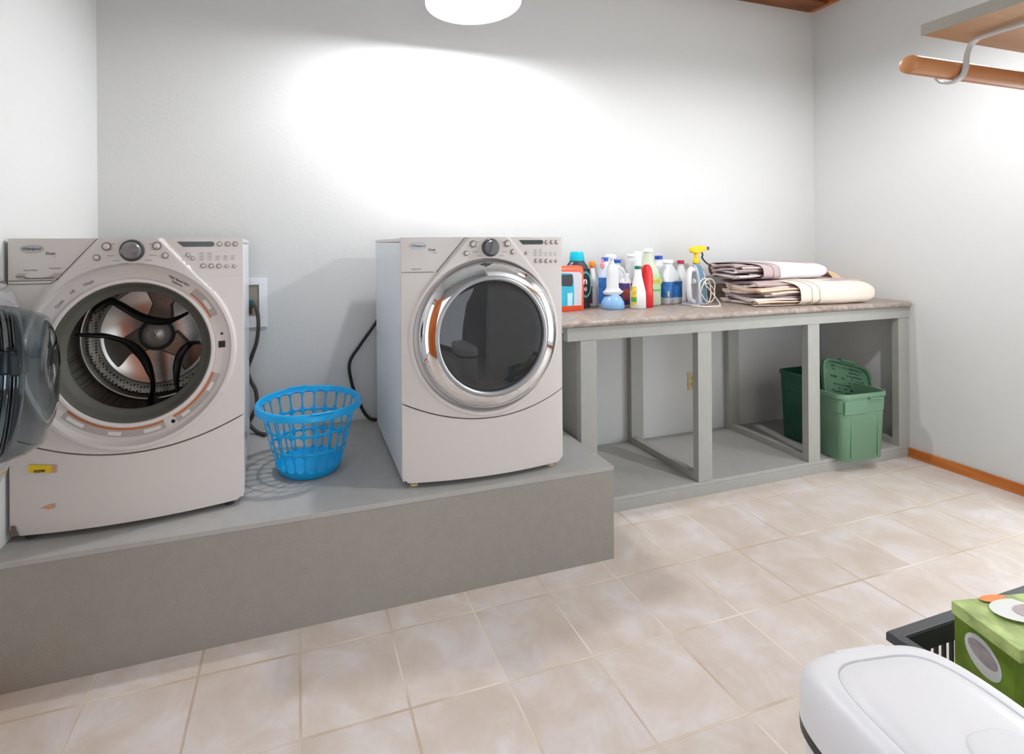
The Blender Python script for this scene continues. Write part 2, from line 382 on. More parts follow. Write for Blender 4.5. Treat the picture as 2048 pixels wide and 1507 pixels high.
def front_panel(parent, r0):
    bm = B(); seg = 288
    corner = [math.atan2(MH - CZ, MW - CU), math.atan2(MH - CZ, -CU), math.atan2(seam_z(0) - CZ, -CU), math.atan2(seam_z(MW) - CZ, MW - CU)]
    angs = [2 * PI * k / seg for k in range(seg)]
    for c in corner:
        c %= 2 * PI; k = min(range(seg), key=lambda i: abs(angs[i] - c)); angs[k] = c
    rad = [r0, (r0 + .29) / 2, .290, .2955, .2975, .2995, .3015, .3035, .3055, .308, .311, .314, .3165, .319, .3215]
    rings = []
    for r in rad: rings.append([face_pt(CU + r * math.cos(a), CZ + r * math.sin(a)) for a in angs])
    bd = [boundary(a) for a in angs]; N = 34
    for k in range(1, N + 1):
        rings.append([face_pt(CU + (.3215 + (b - .3215) * k / N) * math.cos(a), CZ + (.3215 + (b - .3215) * k / N) * math.sin(a)) for a, b in zip(angs, bd)])
    rings.append([Vector((p.x, p.y + .004, p.z)) + Vector((math.copysign(.001, p.x), 0, 0)) for p in rings[-1]])
    rings.append([Vector((p.x, -MD / 2 + .004, p.z)) for p in rings[-2]])
    skin(bm, rings, True, False, False)
    return obj('front_panel', bm, M['white'], parent, smooth=True, angle=28)
def lower_panel(parent):
    bm = B()
    def fn(a, b):
        u = a * MW; z = .022 + b * (seam_z(u) - .0035 - .022)
        tt = (u - MW / 2) / (MW / 2)
        rc = .02 * max(0, abs(tt) - .93) / .07      # rounded lower corners
        if b < .06: z += rc * (1 - b / .06)
        y = .010 + .036 * (1 - tt * tt) + .002
        return Vector((u - MW / 2, -MD / 2 - y, z))
    V = grid(bm, fn, 60, 30)
    edge = [V[i][0] for i in range(61)] + [V[60][j] for j in range(1, 31)] + [V[i][30] for i in range(59, -1, -1)] + [V[0][j] for j in range(29, 0, -1)]
    back = [bm.verts.new((v.co.x, -MD / 2 + .004, v.co.z)) for v in edge]
    for i in range(len(edge)):
        j = (i + 1) % len(edge); bm.faces.new((edge[i], edge[j], back[j], back[i]))
    return obj('lower_panel', bm, M['white'], parent, smooth=True, angle=35)
def decal(name, polys, mt, parent, offs=.0008, rec=True, sub=1, thick=0, label=None):
    # polys: lists of (u,z) outlines laid onto the bowed front
    bm = B()
    for poly in polys:
        vs = [bm.verts.new(face_pt(u, z, offs, rec)) for u, z in poly]
        bm.faces.new(vs)
    o = obj(name, bm, mt, parent, recalc=False)
    if label: o['label'] = label
    return o
def strip(name, pts, wd, mt, parent, offs=.0014, rec=True):
    bm = B(); vs = []
    P = []
    for (a, b) in zip(pts, pts[1:]):
        n = max(2, int(math.dist(a, b) / .01))
        P += [(a[0] + (b[0] - a[0]) * k / n, a[1] + (b[1] - a[1]) * k / n) for k in range(n)]
    P.append(pts[-1])
    for i, p in enumerate(P):
        q0, q1 = P[max(0, i - 1)], P[min(len(P) - 1, i + 1)]
        L = math.dist(q0, q1) or 1; nx, nz = -(q1[1] - q0[1]) / L, (q1[0] - q0[0]) / L
        vs.append([bm.verts.new(face_pt(p[0] + s * nx * wd / 2, p[1] + s * nz * wd / 2, offs, rec)) for s in (-1, 0, 1)])
    for a, b in zip(vs, vs[1:]):
        bm.faces.new((a[0], a[1], b[1], b[0])); bm.faces.new((a[1], a[2], b[2], b[1]))
    return obj(name, bm, mt, parent)
def arc(r0, r1, a0, a1, n=20):
    A = [math.radians(a0 + (a1 - a0) * k / n) for k in range(n + 1)]
    return [(CU + r0 * math.cos(a), CZ + r0 * math.sin(a)) for a in A] + [(CU + r1 * math.cos(a), CZ + r1 * math.sin(a)) for a in A[::-1]]
def arcband(name, r0, r1, a0, a1, mt, parent, offs=.0008):
    bm = B()
    n = max(4, int(abs(a1 - a0) / 3))
    V = []
    for k in range(n + 1):
        a = math.radians(a0 + (a1 - a0) * k / n)
        V.append([bm.verts.new(face_pt(CU + r * math.cos(a), CZ + r * math.sin(a), offs)) for r in (r0, (r0 + r1) / 2, r1)])
    for a, b in zip(V, V[1:]):
        bm.faces.new((a[0], a[1], b[1], b[0])); bm.faces.new((a[1], a[2], b[2], b[1]))
    return obj(name, bm, mt, parent)
def facetext(name, s, size, mt, parent, u, z, bold=False, offs=.001, ang=0, rec=True):
    me = textmesh(s, size, bold, 0.0002); me.materials.append(mt)
    ca, sa = math.cos(ang), math.sin(ang)
    for v in me.vertices:
        x, y = v.co.x * ca - v.co.y * sa, v.co.x * sa + v.co.y * ca
        v.co = face_pt(u + x, z + y, offs + v.co.z, rec)
    o = bpy.data.objects.new(name, me); COL.objects.link(o); o.parent = parent; return o
def button(parent, u, z, r, mt='btn'):
    p = face_pt(u, z, 0)
    bm = B(); lathe(bm, [(r * 1.35, .002), (r * 1.3, -.0025), (r * 1.02, -.003)], p.x, p.y, p.z, 'y', 24)
    b = obj('button', bm, M['ring'], parent, smooth=True)
    bm = B(); lathe(bm, [(r * 1.0, -.0005), (r * .95, -.005), (r * .6, -.0068), (r * .05, -.0074)], p.x, p.y, p.z, 'y', 24, cap1=True)
    obj('button_cap', bm, M['btn'], b, smooth=True)
def machine(name, label, cat, cx, cy, rz, washer):
    t = thing(name, label, cat, (cx, cy, HP), rz)
    W2, D2 = MW / 2, MD / 2
    # cabinet as an open-fronted shell so that the drum opening is a real hole
    bm = B()
    box(bm, -W2 + .004, -W2 + .012, -D2, D2, .022, MH - .022); box(bm, W2 - .012, W2 - .004, -D2, D2, .022, MH - .022)
    box(bm, -W2 + .004, W2 - .004, D2 - .008, D2, .022, MH - .022); box(bm, -W2 + .012, W2 - .012, -D2, D2 - .008, .022, .03)
    obj('cabinet', bm, M['side'], t, bevel=.002)
    bm = B(); box(bm, -W2 + .002, W2 - .002, -D2 - .012, D2 + .002, MH - .018, MH + .0)
    rt = obj('top_panel', bm, M['white'], t, bevel=.005)
    front_panel(t, .236 if washer else .2); lower_panel(t)
    for sx in (-1, 1):
        for sy in (-1, 1):
            bm = B(); lathe(bm, [(.012, .0), (.016, .002), (.016, .010), (.009, .012), (.009, .03)], sx * (W2 - .05), sy * (D2 - .03) - (.02 if sy < 0 else 0), 0, 'z', 16, True, True)
            obj('foot', bm, M['ivory'] if not washer else M['darkgrey'], t, smooth=True)
    # seams of the console
    zb = .829
    strip('panel_seam', [(.002, zb), (.125, zb)], .0022, M['seam'], t)
    strip('panel_seam', [(CU - .0955, MH - .002), (CU - .209, zb)], .0028, M['seam'], t)
    strip('panel_seam', [(.58, zb), (MW - .002, zb)], .0018, M['labelw'], t)
    # logo badge and lettering
    n = 36; lu, lz = .066, .93
    bm = B(); ring = [[face_pt(lu + k * .034 * math.cos(2 * PI * i / n), lz + k * .0135 * math.sin(2 * PI * i / n), o_) for i in range(n)] for k, o_ in ((1, 0.0), (.97, .002), (.85, .0022), (.05, .0015))]
    skin(bm, ring, True, False, True); lb = obj('logo_badge', bm, M['silver'], t, smooth=True)
    facetext('lettering', 'Whirlpool', .0125, M['printd'], lb, lu, lz, True, .0024)
    facetext('lettering', 'Duet', .013, M['printd'], t, .118, .915, True)
    facetext('lettering', 'ht' if washer else 'sport', .006, M['print'], t, .13, .904)
    if washer:
        facetext('lettering', 'Ultra Clean', .008, M['print'], t, .062, .862); facetext('lettering', 'Dispenser', .008, M['print'], t, .13, .868)
    else:
        facetext('lettering', 'Sensor dry', .008, M['printd'], t, .058, .842)
    # big knob
    p = face_pt(CU + .006, .922)
    bm = B(); lathe(bm, [(.036, .003), (.036, -.006), (.033, -.012), (.029, -.013)], p.x, p.y, p.z, 'y', 40)
    k = obj('cycle_knob', bm, M['darkgrey'], t, smooth=True)
    bm = B(); lathe(bm, [(.029, -.012), (.028, -.022), (.024, -.026), (.001, -.027)], p.x, p.y, p.z, 'y', 40)
    a0 = .1 if washer else 1.3
    Mx = Matrix.Translation((p.x, p.y, p.z)) @ Matrix.Rotation(-a0, 4, 'Y')
    box(bm, -.026, .026, -.036, -.02, -.0075, .0075, 0, Mx)
    obj('knob_grip', bm, mat('knob_metal', (128, 130, 132), .25, metal=.35), k, smooth=True)
    for i in range(14):
        a = PI / 2 + (i - 6.5) * .43
        uu, zz = CU + .006 + math.cos(a) * .066, .922 + math.sin(a) * .046
        if zz < .955: decal('dial_print', [[(uu - .011, zz - .0009), (uu + .011, zz - .0009), (uu + .011, zz + .0009), (uu - .011, zz + .0009)]], M['print'], t, .0012)
    for (u, z, r) in ((CU - .066, .936, .0105), (CU + .078, .937, .0105), (CU - .094, .9, .0078), (CU + .102, .904, .0078)): button(t, u, z, r, 'ring')
    # display
    pts = [(.478, .951)] + [(.585 + .009 * math.cos(a), .942 + .009 * math.sin(a)) for a in [PI / 2 - k * PI / 8 for k in range(9)]] + [(.497, .933)]
    decal('display', [pts], M['lcd'], t, .0012)
    for u in (.610, .636, .661): button(t, u, .942, .0066)
    for i, u in enumerate((.558, .583, .608, .633, .657)): button(t, u, .866 - .001 * i, .0064 if i < 3 else .0048)
    for u, z in (((.512, .905), (.526, .893)) if washer else ((.512, .898),)): button(t, u, z, .0052)
    for i, u in enumerate((.553, .578, .603, .628, .652)):
        rows = 5 if i < 2 else 3
        decal('indicator_print', [[(u + a, .886 + .0062 * j + b), (u + a + w_, .886 + .0062 * j + b), (u + a + w_, .886 + .0062 * j + b + .0018), (u + a, .886 + .0062 * j + b + .0018)] for j in range(rows) for a, w_, b in ((-.008, .002, 0), (-.004, .011, 0))], M['print'], t, .0012)
    return t
DR = (0.3796, -.8129, -.0077); WA = (-.8734, -.776, .0513)
def centre(x, y, a):
    return x + math.cos(a) * MW / 2 - math.sin(a) * MD / 2, y + math.sin(a) * MW / 2 + math.cos(a) * MD / 2
# ---- dryer
cx, cy = centre(*DR)
dr = machine('clothes_dryer', 'white front loading dryer with its round chrome-rimmed smoked glass door closed', 'dryer', cx, cy, DR[2], False)
cx0, yf = CU - MW / 2 + .008, -MD / 2 - .018
bm = B(); lathe(bm, [(.286, .0), (.2915, -.010), (.2925, -.022), (.289, -.032), (.280, -.042), (.266, -.051), (.250, -.058), (.236, -.062), (.2345, -.060)], cx0, yf, CZ, 'y', 128)
door = obj('door', bm, M['chrome'], dr, smooth=True); door['label'] = 'chrome door ring'
bm = B(); lathe(bm, [(.2345, -.0595), (.232, -.0625), (.224, -.064), (.2185, -.060), (.2175, -.050), (.2175, -.02)], cx0, yf, CZ, 'y', 128)
obj('inner_ring', bm, M['silver'], door, smooth=True)
bm = B(); lathe(bm, [(.2174, -.050), (.205, -.0535), (.17, -.0575), (.12, -.0605), (.06, -.062), (.002, -.0625)], cx0, yf, CZ, 'y', 96, cap1=True)
obj('door_glass', bm, M['dglass'], door, smooth=True)
bm = B(); lathe(bm, [(.199, -.046), (.196, -.043), (.188, -.043), (.185, .02), (.15, .05), (.02, .055)], cx0, yf, CZ, 'y', 72, cap1=True)
obj('inner_bowl', bm, M['darkgrey'], door, smooth=True)
bm = B(); lathe(bm, [(.2, .03), (.3, .05), (.3, .5), (.01, .5)], cx0, -MD / 2, CZ, 'y', 64)
obj('drum', bm, M['steel'], dr, smooth=True)
# ---- washer
cx, cy = centre(*WA)
wa = machine('washing_machine', 'white front loading washer standing open by the left wall with warning labels around its drum', 'washing machine', cx, cy, WA[2], True)
yf = -MD / 2 - .018; cxw = CU - MW / 2
bm = B(); lathe(bm, [(.250, -.003), (.247, -.0065), (.240, -.0065), (.2365, -.002), (.2365, .004)], cxw, yf, CZ, 'y', 112)
obj('opening_lip', bm, M['whitep'], wa, smooth=True)
bm = B(); lathe(bm, [(.2365, .0), (.234, -.003), (.230, .002), (.224, .018), (.214, .034), (.206, .038), (.202, .046), (.206, .060), (.220, .078), (.232, .085)], cxw, yf, CZ, 'y', 112)
obj('door_gasket', bm, M['gasket'], wa, smooth=True)
D0 = yf + .085
bm = B(); lathe(bm, [(.216, 0), (.236, .008), (.252, .02), (.254, .06), (.254, .235)], cxw, D0, CZ, 'y', 112)
dm = obj('drum', bm, M['perf'], wa, smooth=True)
bm = B(); lathe(bm, [(.254, .235), (.250, .245), (.246, .247), (.243, .262)], cxw, D0, CZ, 'y', 96)
obj('drum_rim', bm, M['steel'], dm, smooth=True)
bm = B(); lathe(bm, [(.243, .262), (.238, .285), (.205, .305)], cxw, D0, CZ, 'y', 96); obj('perforated_band', bm, M['perf'], dm, smooth=True)
bm = B(); lathe(bm, [(.205, .305), (.198, .298), (.188, .302), (.14, .318), (.08, .322), (.002, .322)], cxw, D0, CZ, 'y', 96); obj('drum_back', bm, M['steel'], dm, smooth=True)
bm = B()
for k in range(3):       # three-armed spider plate around the hub
    a = math.radians(-38 + 120 * k)
    ring = []
    for h_ in (0, 1):
        pts = []
        for (r, s) in ((.05, -.05), (.12, -.035), (.185, -.075), (.198, 0), (.185, .075), (.12, .035), (.05, .05)):
            pts.append(Vector((cxw + r * math.cos(a) - s * math.sin(a), D0 + .316 - .014 * h_, CZ + r * math.sin(a) + s * math.cos(a))))
        ring.append(pts)
    skin(bm, ring, True, True, True)
obj('drum_spider', bm, mat('spider_steel', (128, 124, 118), 0.3, metal=0.8), dm, bevel=.006)
bm = B(); lathe(bm, [(.068, .32), (.066, .292), (.058, .286), (.052, .29)], cxw, D0, CZ, 'y', 48); obj('hub_ring', bm, M['darkgrey'], dm, smooth=True)
bm = B(); lathe(bm, [(.053, .292), (.046, .278), (.03, .268), (.002, .264)], cxw, D0, CZ, 'y', 48); obj('hub_cap', bm, mat('hub_grey', (176, 172, 168), 0.3, metal=0.4), dm, smooth=True)
def fin(path, wd, name='drum_fin'):      # curved dark lifting blades, (u, depth, z, width) along the crest
    P = spline([(a - MW / 2, -MD / 2 + b, c) for a, b, c in path], 7); rings = []; n = len(P)
    for i, p in enumerate(P):
        tt = (P[min(i + 1, n - 1)] - P[max(i - 1, 0)]).normalized(); s = i / (n - 1)
        out = Vector((p.x - cxw, 0, p.z - CZ)); out = (out - tt * out.dot(tt)).normalized(); nn = tt.cross(out)
        k = wd * (1.0 - .45 * abs(2 * s - 1) ** 2)
        rings.append([p + nn * k * math.cos(a) * .55 + out * k * (math.sin(a) + .5) * .9 for a in [2 * PI * q / 12 for q in range(12)]])
    bm = B(); skin(bm, rings, True, True, True); obj(name, bm, M['black'], dm, smooth=True, angle=60)
fin([(.200, .10, .705), (.236, .14, .732), (.262, .17, .712), (.323, .22, .655), (.39, .27, .632), (.46, .32, .66)], .019)
fin([(.150, .10, .63), (.183, .14, .618), (.235, .17, .604), (.290, .21, .568), (.325, .25, .51), (.342, .27, .44), (.338, .29, .37), (.315, .31, .31)], .019)
fin([(.51, .20, .56), (.470, .28, .545), (.438, .28, .515), (.424, .26, .47), (.426, .24, .42), (.44, .20, .37)], .017)
# dispenser handle
hz, hb = .853, .829
pts = [(.03, hz), (.152, hz), (.128, hb + .004), (.03, hb + .004)] + [(.024 + .0, hb + .008), (.02, (hz + hb) / 2 + .002), (.024, hz - .003)]
dh = decal('dispenser_drawer', [pts], mat('handle_recess', (186, 176, 164), 0.5), wa, .0008)
strip('handle_slot', [(.022, .842), (.044, .842), (.050, .836), (.128, .837)], .0025, M['seam'], dh, .0016)
strip('panel_seam', [(.002, .818), (.118, .818), (.150, .846)], .0022, M['seam'], wa)
# white seat lettering, labels, latch
arcband('warning_label', .262, .284, 24, 48, M['label'], wa); arcband('label_band', .256, .2615, 24, 48, M['orangeband'], wa)
arcband('warning_label', .262, .283, -63, -20, M['label'], wa); arcband('label_band', .2545, .2615, -63, -20, M['orangeband'], wa)
arcband('warning_label', .260, .283, -137, -70, M['label'], wa); arcband('label_band', .2535, .2595, -137, -70, M['orangeband'], wa)
for a0, a1 in ((-134, -122), (-106, -98), (-84, -73), (-58, -52), (-34, -27), (30, 38)):
    arcband('label_patch', .266, .278, a0, a1, M['labelw'], wa, .0014)
decal('recycling_sticker', [[(CU + .108, CZ - .262), (CU + .13, CZ - .25), (CU + .121, CZ - .232), (CU + .099, CZ - .245)]], M['labelw'], wa, .001)
n = 16; decal('sticker_mark', [[(CU + .117 + .007 * math.cos(2 * PI * i / n), CZ - .246 + .007 * math.sin(2 * PI * i / n)) for i in range(n)]], M['black'], wa, .0016)
for s, a, r in (('Quiet', 140, .27), ('HE', 129, .272), ('Wash', 118, .27)):
    facetext('lettering', s, .014, M['print'], wa, CU + r * math.cos(math.radians(a)), CZ + r * math.sin(math.radians(a)), True, .001, math.radians(a - 90))
for s, r in (('High Speed Spin', .276), ('Stainless', .264)):
    facetext('lettering', s, .011, M['printd'], wa, CU + r * math.cos(math.radians(60)), CZ + r * math.sin(math.radians(60)), True, .001, math.radians(-30))
p = face_pt(CU + .272, CZ + .008)
bm = box(B(), p.x - .011, p.x + .011, p.y - .002, p.y + .01, p.z - .011, p.z + .012); obj('latch_slot', bm, M['black'], wa, bevel=.001)
bm = B(); lathe(bm, [(.0045, 0), (.004, -.002), (.0005, -.0025)], p.x, p.y, p.z + .038, 'y', 12); obj('latch_pin', bm, M['black'], wa)
decal('hinge_plate', [[(CU - .282, CZ + .005), (CU - .25, CZ + .005), (CU - .247, CZ + .058), (CU - .268, CZ + .06)]], M['silver'], wa, .001)
# tape, stains
decal('yellow_tape', [[(.055, .246), (.118, .239), (.116, .215), (.053, .222)]], M['yellow'], wa, .004, False)
decal('tape_residue', [[(.118, .239), (.132, .237), (.13, .214), (.116, .215)]], M['rust'], wa, .0042, False)
facetext('lettering', 'now', .018, M['black'], wa, .085, .225, True, .0048, .0, False)
decal('rust_mark', [[(.085, .105), (.108, .112), (.124, .116), (.126, .102), (.110, .099)]], M['rust'], wa, .004, False)
decal('scuff_mark', [[(.004, .058), (.016, .056), (.024, .030), (.030, .024), (.004, .024)]], mat('scuff', (120, 104, 88), 0.8), wa, .004, False)
# door, swung open about its left hinge; local x runs from hinge to latch, y is the inside
OPEN = math.radians(81)
dob = B(); R_ = .288
lathe(dob, [(.196, .012), (.214, .020), (.240, .020), (.262, .012), (.2675, .0), (.266, -.012)], R_, 0, 0, 'y', 96)
wdoor = obj('door', dob, mat('bright_door_ring', (228, 232, 238), .12, metal=.85), wa, smooth=True, loc=(-MW / 2 + .048, -MD / 2 - .045, CZ), rot=(0, 0, -OPEN))
wdoor['label'] = 'open round door seen almost edge on'
bm = B(); lathe(bm, [(.2685, -.002), (.290, -.004), (.2925, -.016), (.284, -.032), (.262, -.046), (.236, -.052), (.228, -.048)], R_, 0, 0, 'y', 96); obj('door_ring', bm, M['chrome'], wdoor, smooth=True)
bm = B(); lathe(bm, [(.228, -.047), (.17, -.052), (.08, -.056), (.002, -.057)], R_, 0, 0, 'y', 64); obj('door_window', bm, M['dglass'], wdoor, smooth=True)
bm = B(); lathe(bm, [(.205, .016), (.200, .03), (.190, .075), (.170, .105), (.12, .122), (.05, .128), (.001, .129),
                     (.001, .125), (.05, .124), (.118, .118), (.166, .101), (.186, .073), (.196, .028), (.199, .012)], R_, 0, 0, 'y', 80)
obj('glass_bowl', bm, M['clear'], wdoor, smooth=True)
bm = B(); box(bm, -.02, .05, -.02, .018, -.035, .035); obj('hinge', bm, M['silver'], wdoor, bevel=.006)

# ================================================================== LAUNDRY VALVE BOX, HOSES, CORDS, OUTLET
t = thing('laundry_outlet_box', 'white recessed laundry valve box in the wall behind the washer', 'outlet box', (-.26, 0, .914))
bm = B(); x0, x1 = -.14, .114; z0, z1 = 0, .249
for (a, b, c, d) in ((x0, x1, z0, .055), (x0, x1, .214, z1), (x0, -.10, .055, .214), (.075, x1, .055, .214)): box(bm, a, b, -.008, -.001, c, d)
obj('frame', bm, M['white_pl'], t, bevel=.0015)
bm = B(); box(bm, -.10, .075, -.0025, -.001, .055, .214); obj('recess', bm, M['recess'], t)
for x in (-.06, .035):
    bm = B(); lathe(bm, [(.011, 0), (.011, .03), (.007, .032), (.007, .05)], x, -.024, .066, 'z', 16, True, True); v = obj('valve', bm, M['brass'], t, smooth=True)
    bm = B(); lathe(bm, [(.016, 0), (.018, .006), (.016, .024), (.006, .028)], x, -.024, .112, 'z', 12, True, True); obj('valve_handle', bm, M['teal'], v)
tag(obj('water_hose', tube(B(), spline([(-.225, -.024, .985), (-.222, -.05, 1.02), (-.198, -.062, 1.03), (-.184, -.07, .957), (-.192, -.05, .858), (-.218, -.03, .774), (-.238, -.025, .71), (-.226, -.025, .655), (-.201, -.03, .6), (-.197, -.03, .53), (-.220, -.03, .471), (-.232, -.03, .44), (-.195, -.05, .402), (-.15, -.10, .4005)]), .0095), M['hose'], smooth=True),
    'dark grey water hose looping down from the wall valve box behind the washer', 'hose')
tag(obj('power_cord', tube(B(), spline([(.42, -.05, .95), (.392, -.035, .897), (.317, -.03, .795), (.262, -.03, .706), (.272, -.03, .599), (.300, -.03, .52), (.335, -.04, .44), (.375, -.05, .402), (.45, -.06, .401)]), .0085), M['black'], smooth=True),
    'black power cord hanging on the wall behind the left side of the dryer', 'cord')
t = thing('wall_outlet', 'ivory duplex power outlet low on the wall inside the bench', 'outlet', (2.505, 0, .408))
obj('cover_plate', box(B(), -.036, .036, -.006, -.001, -.059, .059), M['ivory'], t, bevel=.002)
for s in (-1, 1):
    bm = B(); lathe(bm, [(.0165, 0), (.0165, -.003), (.001, -.0035)], 0, -.006, s * .02, 'y', 24); so = obj('socket', bm, mat('socket_ivory', (196, 176, 122), 0.4), t, smooth=True)
    bm = B(); box(bm, -.007, -.005, -.0105, -.009, s * .02, s * .02 + .007); box(bm, .005, .007, -.0105, -.009, s * .02, s * .02 + .007); box(bm, -.0015, .0015, -.0105, -.009, s * .02 - .009, s * .02 - .005); obj('socket_slot', bm, M['seam'], so)

# ================================================================== BLUE LAUNDRY BASKET
def basket():
    H = .285; rb, rt = .122, .196; cols, rows = 22, 3
    t = thing('laundry_basket', 'round bright blue lattice laundry basket on the platform between the machines', 'laundry basket', (.045, -.52, HP + .001))
    bm = B(); z0, z1 = .03, H - .012
    def rad(z): return rb + (rt - rb) * (z / H) ** .9
    def P(a, z): return Vector((rad(z) * math.cos(a), rad(z) * math.sin(a), z))
    ns = 24
    for c in range(cols):
        for r in range(rows):
            a0, a1 = 2 * PI * c / cols, 2 * PI * (c + 1) / cols; za, zb = z0 + (z1 - z0) * r / rows, z0 + (z1 - z0) * (r + 1) / rows
            am, zm = (a0 + a1) / 2, (za + zb) / 2; ha, hz = (a1 - a0) / 2, (zb - za) / 2
            wa_ = ha - .0031 / rad(zm); wz = hz - .0046
            inner, outer = [], []
            for k in range(ns):
                th = 2 * PI * (k + .5) / ns; cc, ss = math.cos(th), math.sin(th)
                e = 2 / 3.4
                inner.append(bm.verts.new(P(am + wa_ * math.copysign(abs(cc) ** e, cc), zm + wz * math.copysign(abs(ss) ** e, ss))))
                mx = max(abs(cc), abs(ss)); outer.append(bm.verts.new(P(am + ha * cc / mx, zm + hz * ss / mx)))
            for k in range(ns):
                j = (k + 1) % ns; bm.faces.new((inner[k], inner[j], outer[j], outer[k]))
            # corners of the cell
            for sx, sz in ((1, 1), (-1, 1), (-1, -1), (1, -1)):
                q = bm.verts.new(P(am + sx * ha, zm + sz * hz))
                ks = sorted(range(ns), key=lambda k: (outer[k].co - q.co).length)[:2]
                if abs(ks[0] - ks[1]) in (1, ns - 1): bm.faces.new((outer[ks[0]], outer[ks[1]], q))
    bmesh.ops.remove_doubles(bm, verts=bm.verts, dist=.0004)
    o = obj('lattice_wall', bm, M['blue'], t, smooth=True); sdf = o.modifiers.new('thickness', 'SOLIDIFY'); sdf.thickness = .0028; sdf.offset = 0
    bm = B(); lathe(bm, [(.001, .004), (rb - .012, .004), (rb - .002, .012), (rad(.03), .034), (rad(.03) + .002, .03), (rb + .001, .006), (rb - .008, 0), (.001, 0)], seg=72); obj('basket_base', bm, M['blue'], t, smooth=True)
    bm = B(); e = H
    lathe(bm, [(rad(z1) - .001, z1 - .004), (rt + .001, e - .004), (rt + .004, e + .002), (rt + .014, e + .003), (rt + .0195, e - .003), (rt + .0205, e - .024), (rt + .0175, e - .026), (rt + .015, e - .006), (rt + .006, e - .004), (rad(z1) + .002, z1 - .006)], seg=96)
    rm = obj('rim', bm, M['blue'], t, smooth=True)
    for a in (-1.35, 1.8):
        def fn(i, j):
            aa = a + (i - .5) * .42; r = rt + .006 + .0165 * j; return Vector((r * math.cos(aa), r * math.sin(aa), e + .0045 + .003 * math.sin(PI * j)))
        bm = B(); grid(bm, fn, 14, 4); h = obj('hand_grip', bm, M['blue'], rm, smooth=True); s = h.modifiers.new('t', 'SOLIDIFY'); s.thickness = .002
basket()

# ================================================================== PENDANT LAMPS
def pendant(name, label, loc, power, rr=.228):
    t = thing(name, label, 'lamp', loc)
    Hh = .15
    prof = [(rr, 0), (rr * .985, .018), (rr * .93, .05), (rr * .80, .09), (rr * .58, .125), (rr * .32, .145), (.035, .152)]
    bm = B(); lathe(bm, prof + [(.035, .155)] + [(r + .003, h + .003) for r, h in prof[::-1]], seg=72)
    obj('shade', bm, mat('white_enamel_shade', (240, 238, 232), 0.5), t, smooth=True)
    bm = B(); lathe(bm, [(.001, -.032), (.014, -.030), (.026, -.02), (.031, -.004), (.030, .011), (.023, .03), (.015, .06), (.015, .09)], 0, 0, .018, seg=32)
    obj('bulb', bm, mat('lit_bulb', (255, 250, 240), 0.5, emit=(250, 250, 255), es=power), t, smooth=True)
    bm = B(); lathe(bm, [(.022, .11), (.024, .15), (.03, .155), (.03, .185), (.012, .20), (.004, .205)], seg=24, cap1=True); obj('socket', bm, M['white_pl'], t, smooth=True)
    bm = B(); tube(bm, [(0, 0, .2), (0, 0, ZC - loc[2] - .02)], .0035); obj('cord', bm, M['white_pl'], t, smooth=True)
    bm = B(); lathe(bm, [(.055, 0), (.05, -.014), (.02, -.02)], 0, 0, ZC - loc[2] - .001, seg=32, cap0=True, cap1=True); obj('canopy', bm, M['white_pl'], t, smooth=True)
pendant('pendant_lamp', 'white dome pendant lamp glowing over the machines near the back wall', (.772, -.57, 2.417), BULB, .216)
pendant('pendant_lamp', 'white dome pendant lamp over the open floor at the right', (2.6, -1.75, 2.478), REAR)

# ================================================================== TOTES
def tote(name, label, loc, rz, hx, hy, H, mt, lid=False):
    t = thing(name, label, 'storage tote', loc, rz)
    bm = B(); th = .004
    secs = [(0, hx * .84, hy * .88, 7), (.004, hx * .86, hy * .9, 7), (H * .72, hx * .935, hy * .955, 7), (H * .725, hx * .955, hy * .97, 7), (H * .98, hx * .965, hy * .975, 7)]
    inn = [(s[0] + (th if i < 2 else 0), s[1] - th, s[2] - th, 7) for i, s in enumerate(secs)]
    rings = [sup(s[1], s[2], s[3], 64, z=s[0]) for s in secs] + [sup(s[1], s[2], s[3], 64, z=s[0]) for s in inn[::-1]]
    skin(bm, rings, True, True, True); obj('tub', bm, mt, t, smooth=True)
    bm = B(); rings = [sup(a * hx, b * hy, 6.5, 64, z=z) for a, b, z in ((.955, .965, H * .98), (.955, .965, H), (1.02, 1.01, H), (1.025, 1.015, H - .006), (1.025, 1.015, H - .024), (1.01, 1.0, H - .024), (1.0, .99, H - .008), (.968, .978, H * .98))]
    skin(bm, rings + [rings[0]], True, False, False); obj('rim', bm, mt, t, smooth=True)
    for sx in (-1, 1):
        bm = B(); box(bm, -.05, .05, -.01, .006, -.036, -.026); box(bm, -.05, -.042, -.01, .006, -.026, -.02); box(bm, .042, .05, -.01, .006, -.026, -.02)
        obj('handle', bm, mt, t, loc=(hx * .4, sx * (hy * 1.0 + .0), H), bevel=.003)
    bm = B(); box(bm, -hx * .86, hx * .1, -hy * .985 - .002, -hy * .93, H * .70, H * .9); obj('label_panel', bm, mt, t, bevel=.006)
    for i, s in enumerate((-1, 1)):   # corner ribs
        for u in (-.55, .55):
            bm = B(); box(bm, u * hx - .004, u * hx + .004, -.003, .004, .02, H * .72); obj('rib', bm, mt, t, loc=(0, s * (hy * .925), 0), rot=(0, 0, 0))
    return t
tote('storage_tote', 'light green plastic tote sticking out of the right bench bay', (3.11, -.555, HB + .001), math.radians(-3), .178, .118, .385, M['tote'])
tote('storage_tote', 'dark green plastic tote standing behind the light green one', (3.145, -.322, HB + .001), 0, .168, .1, .43, M['toted'])
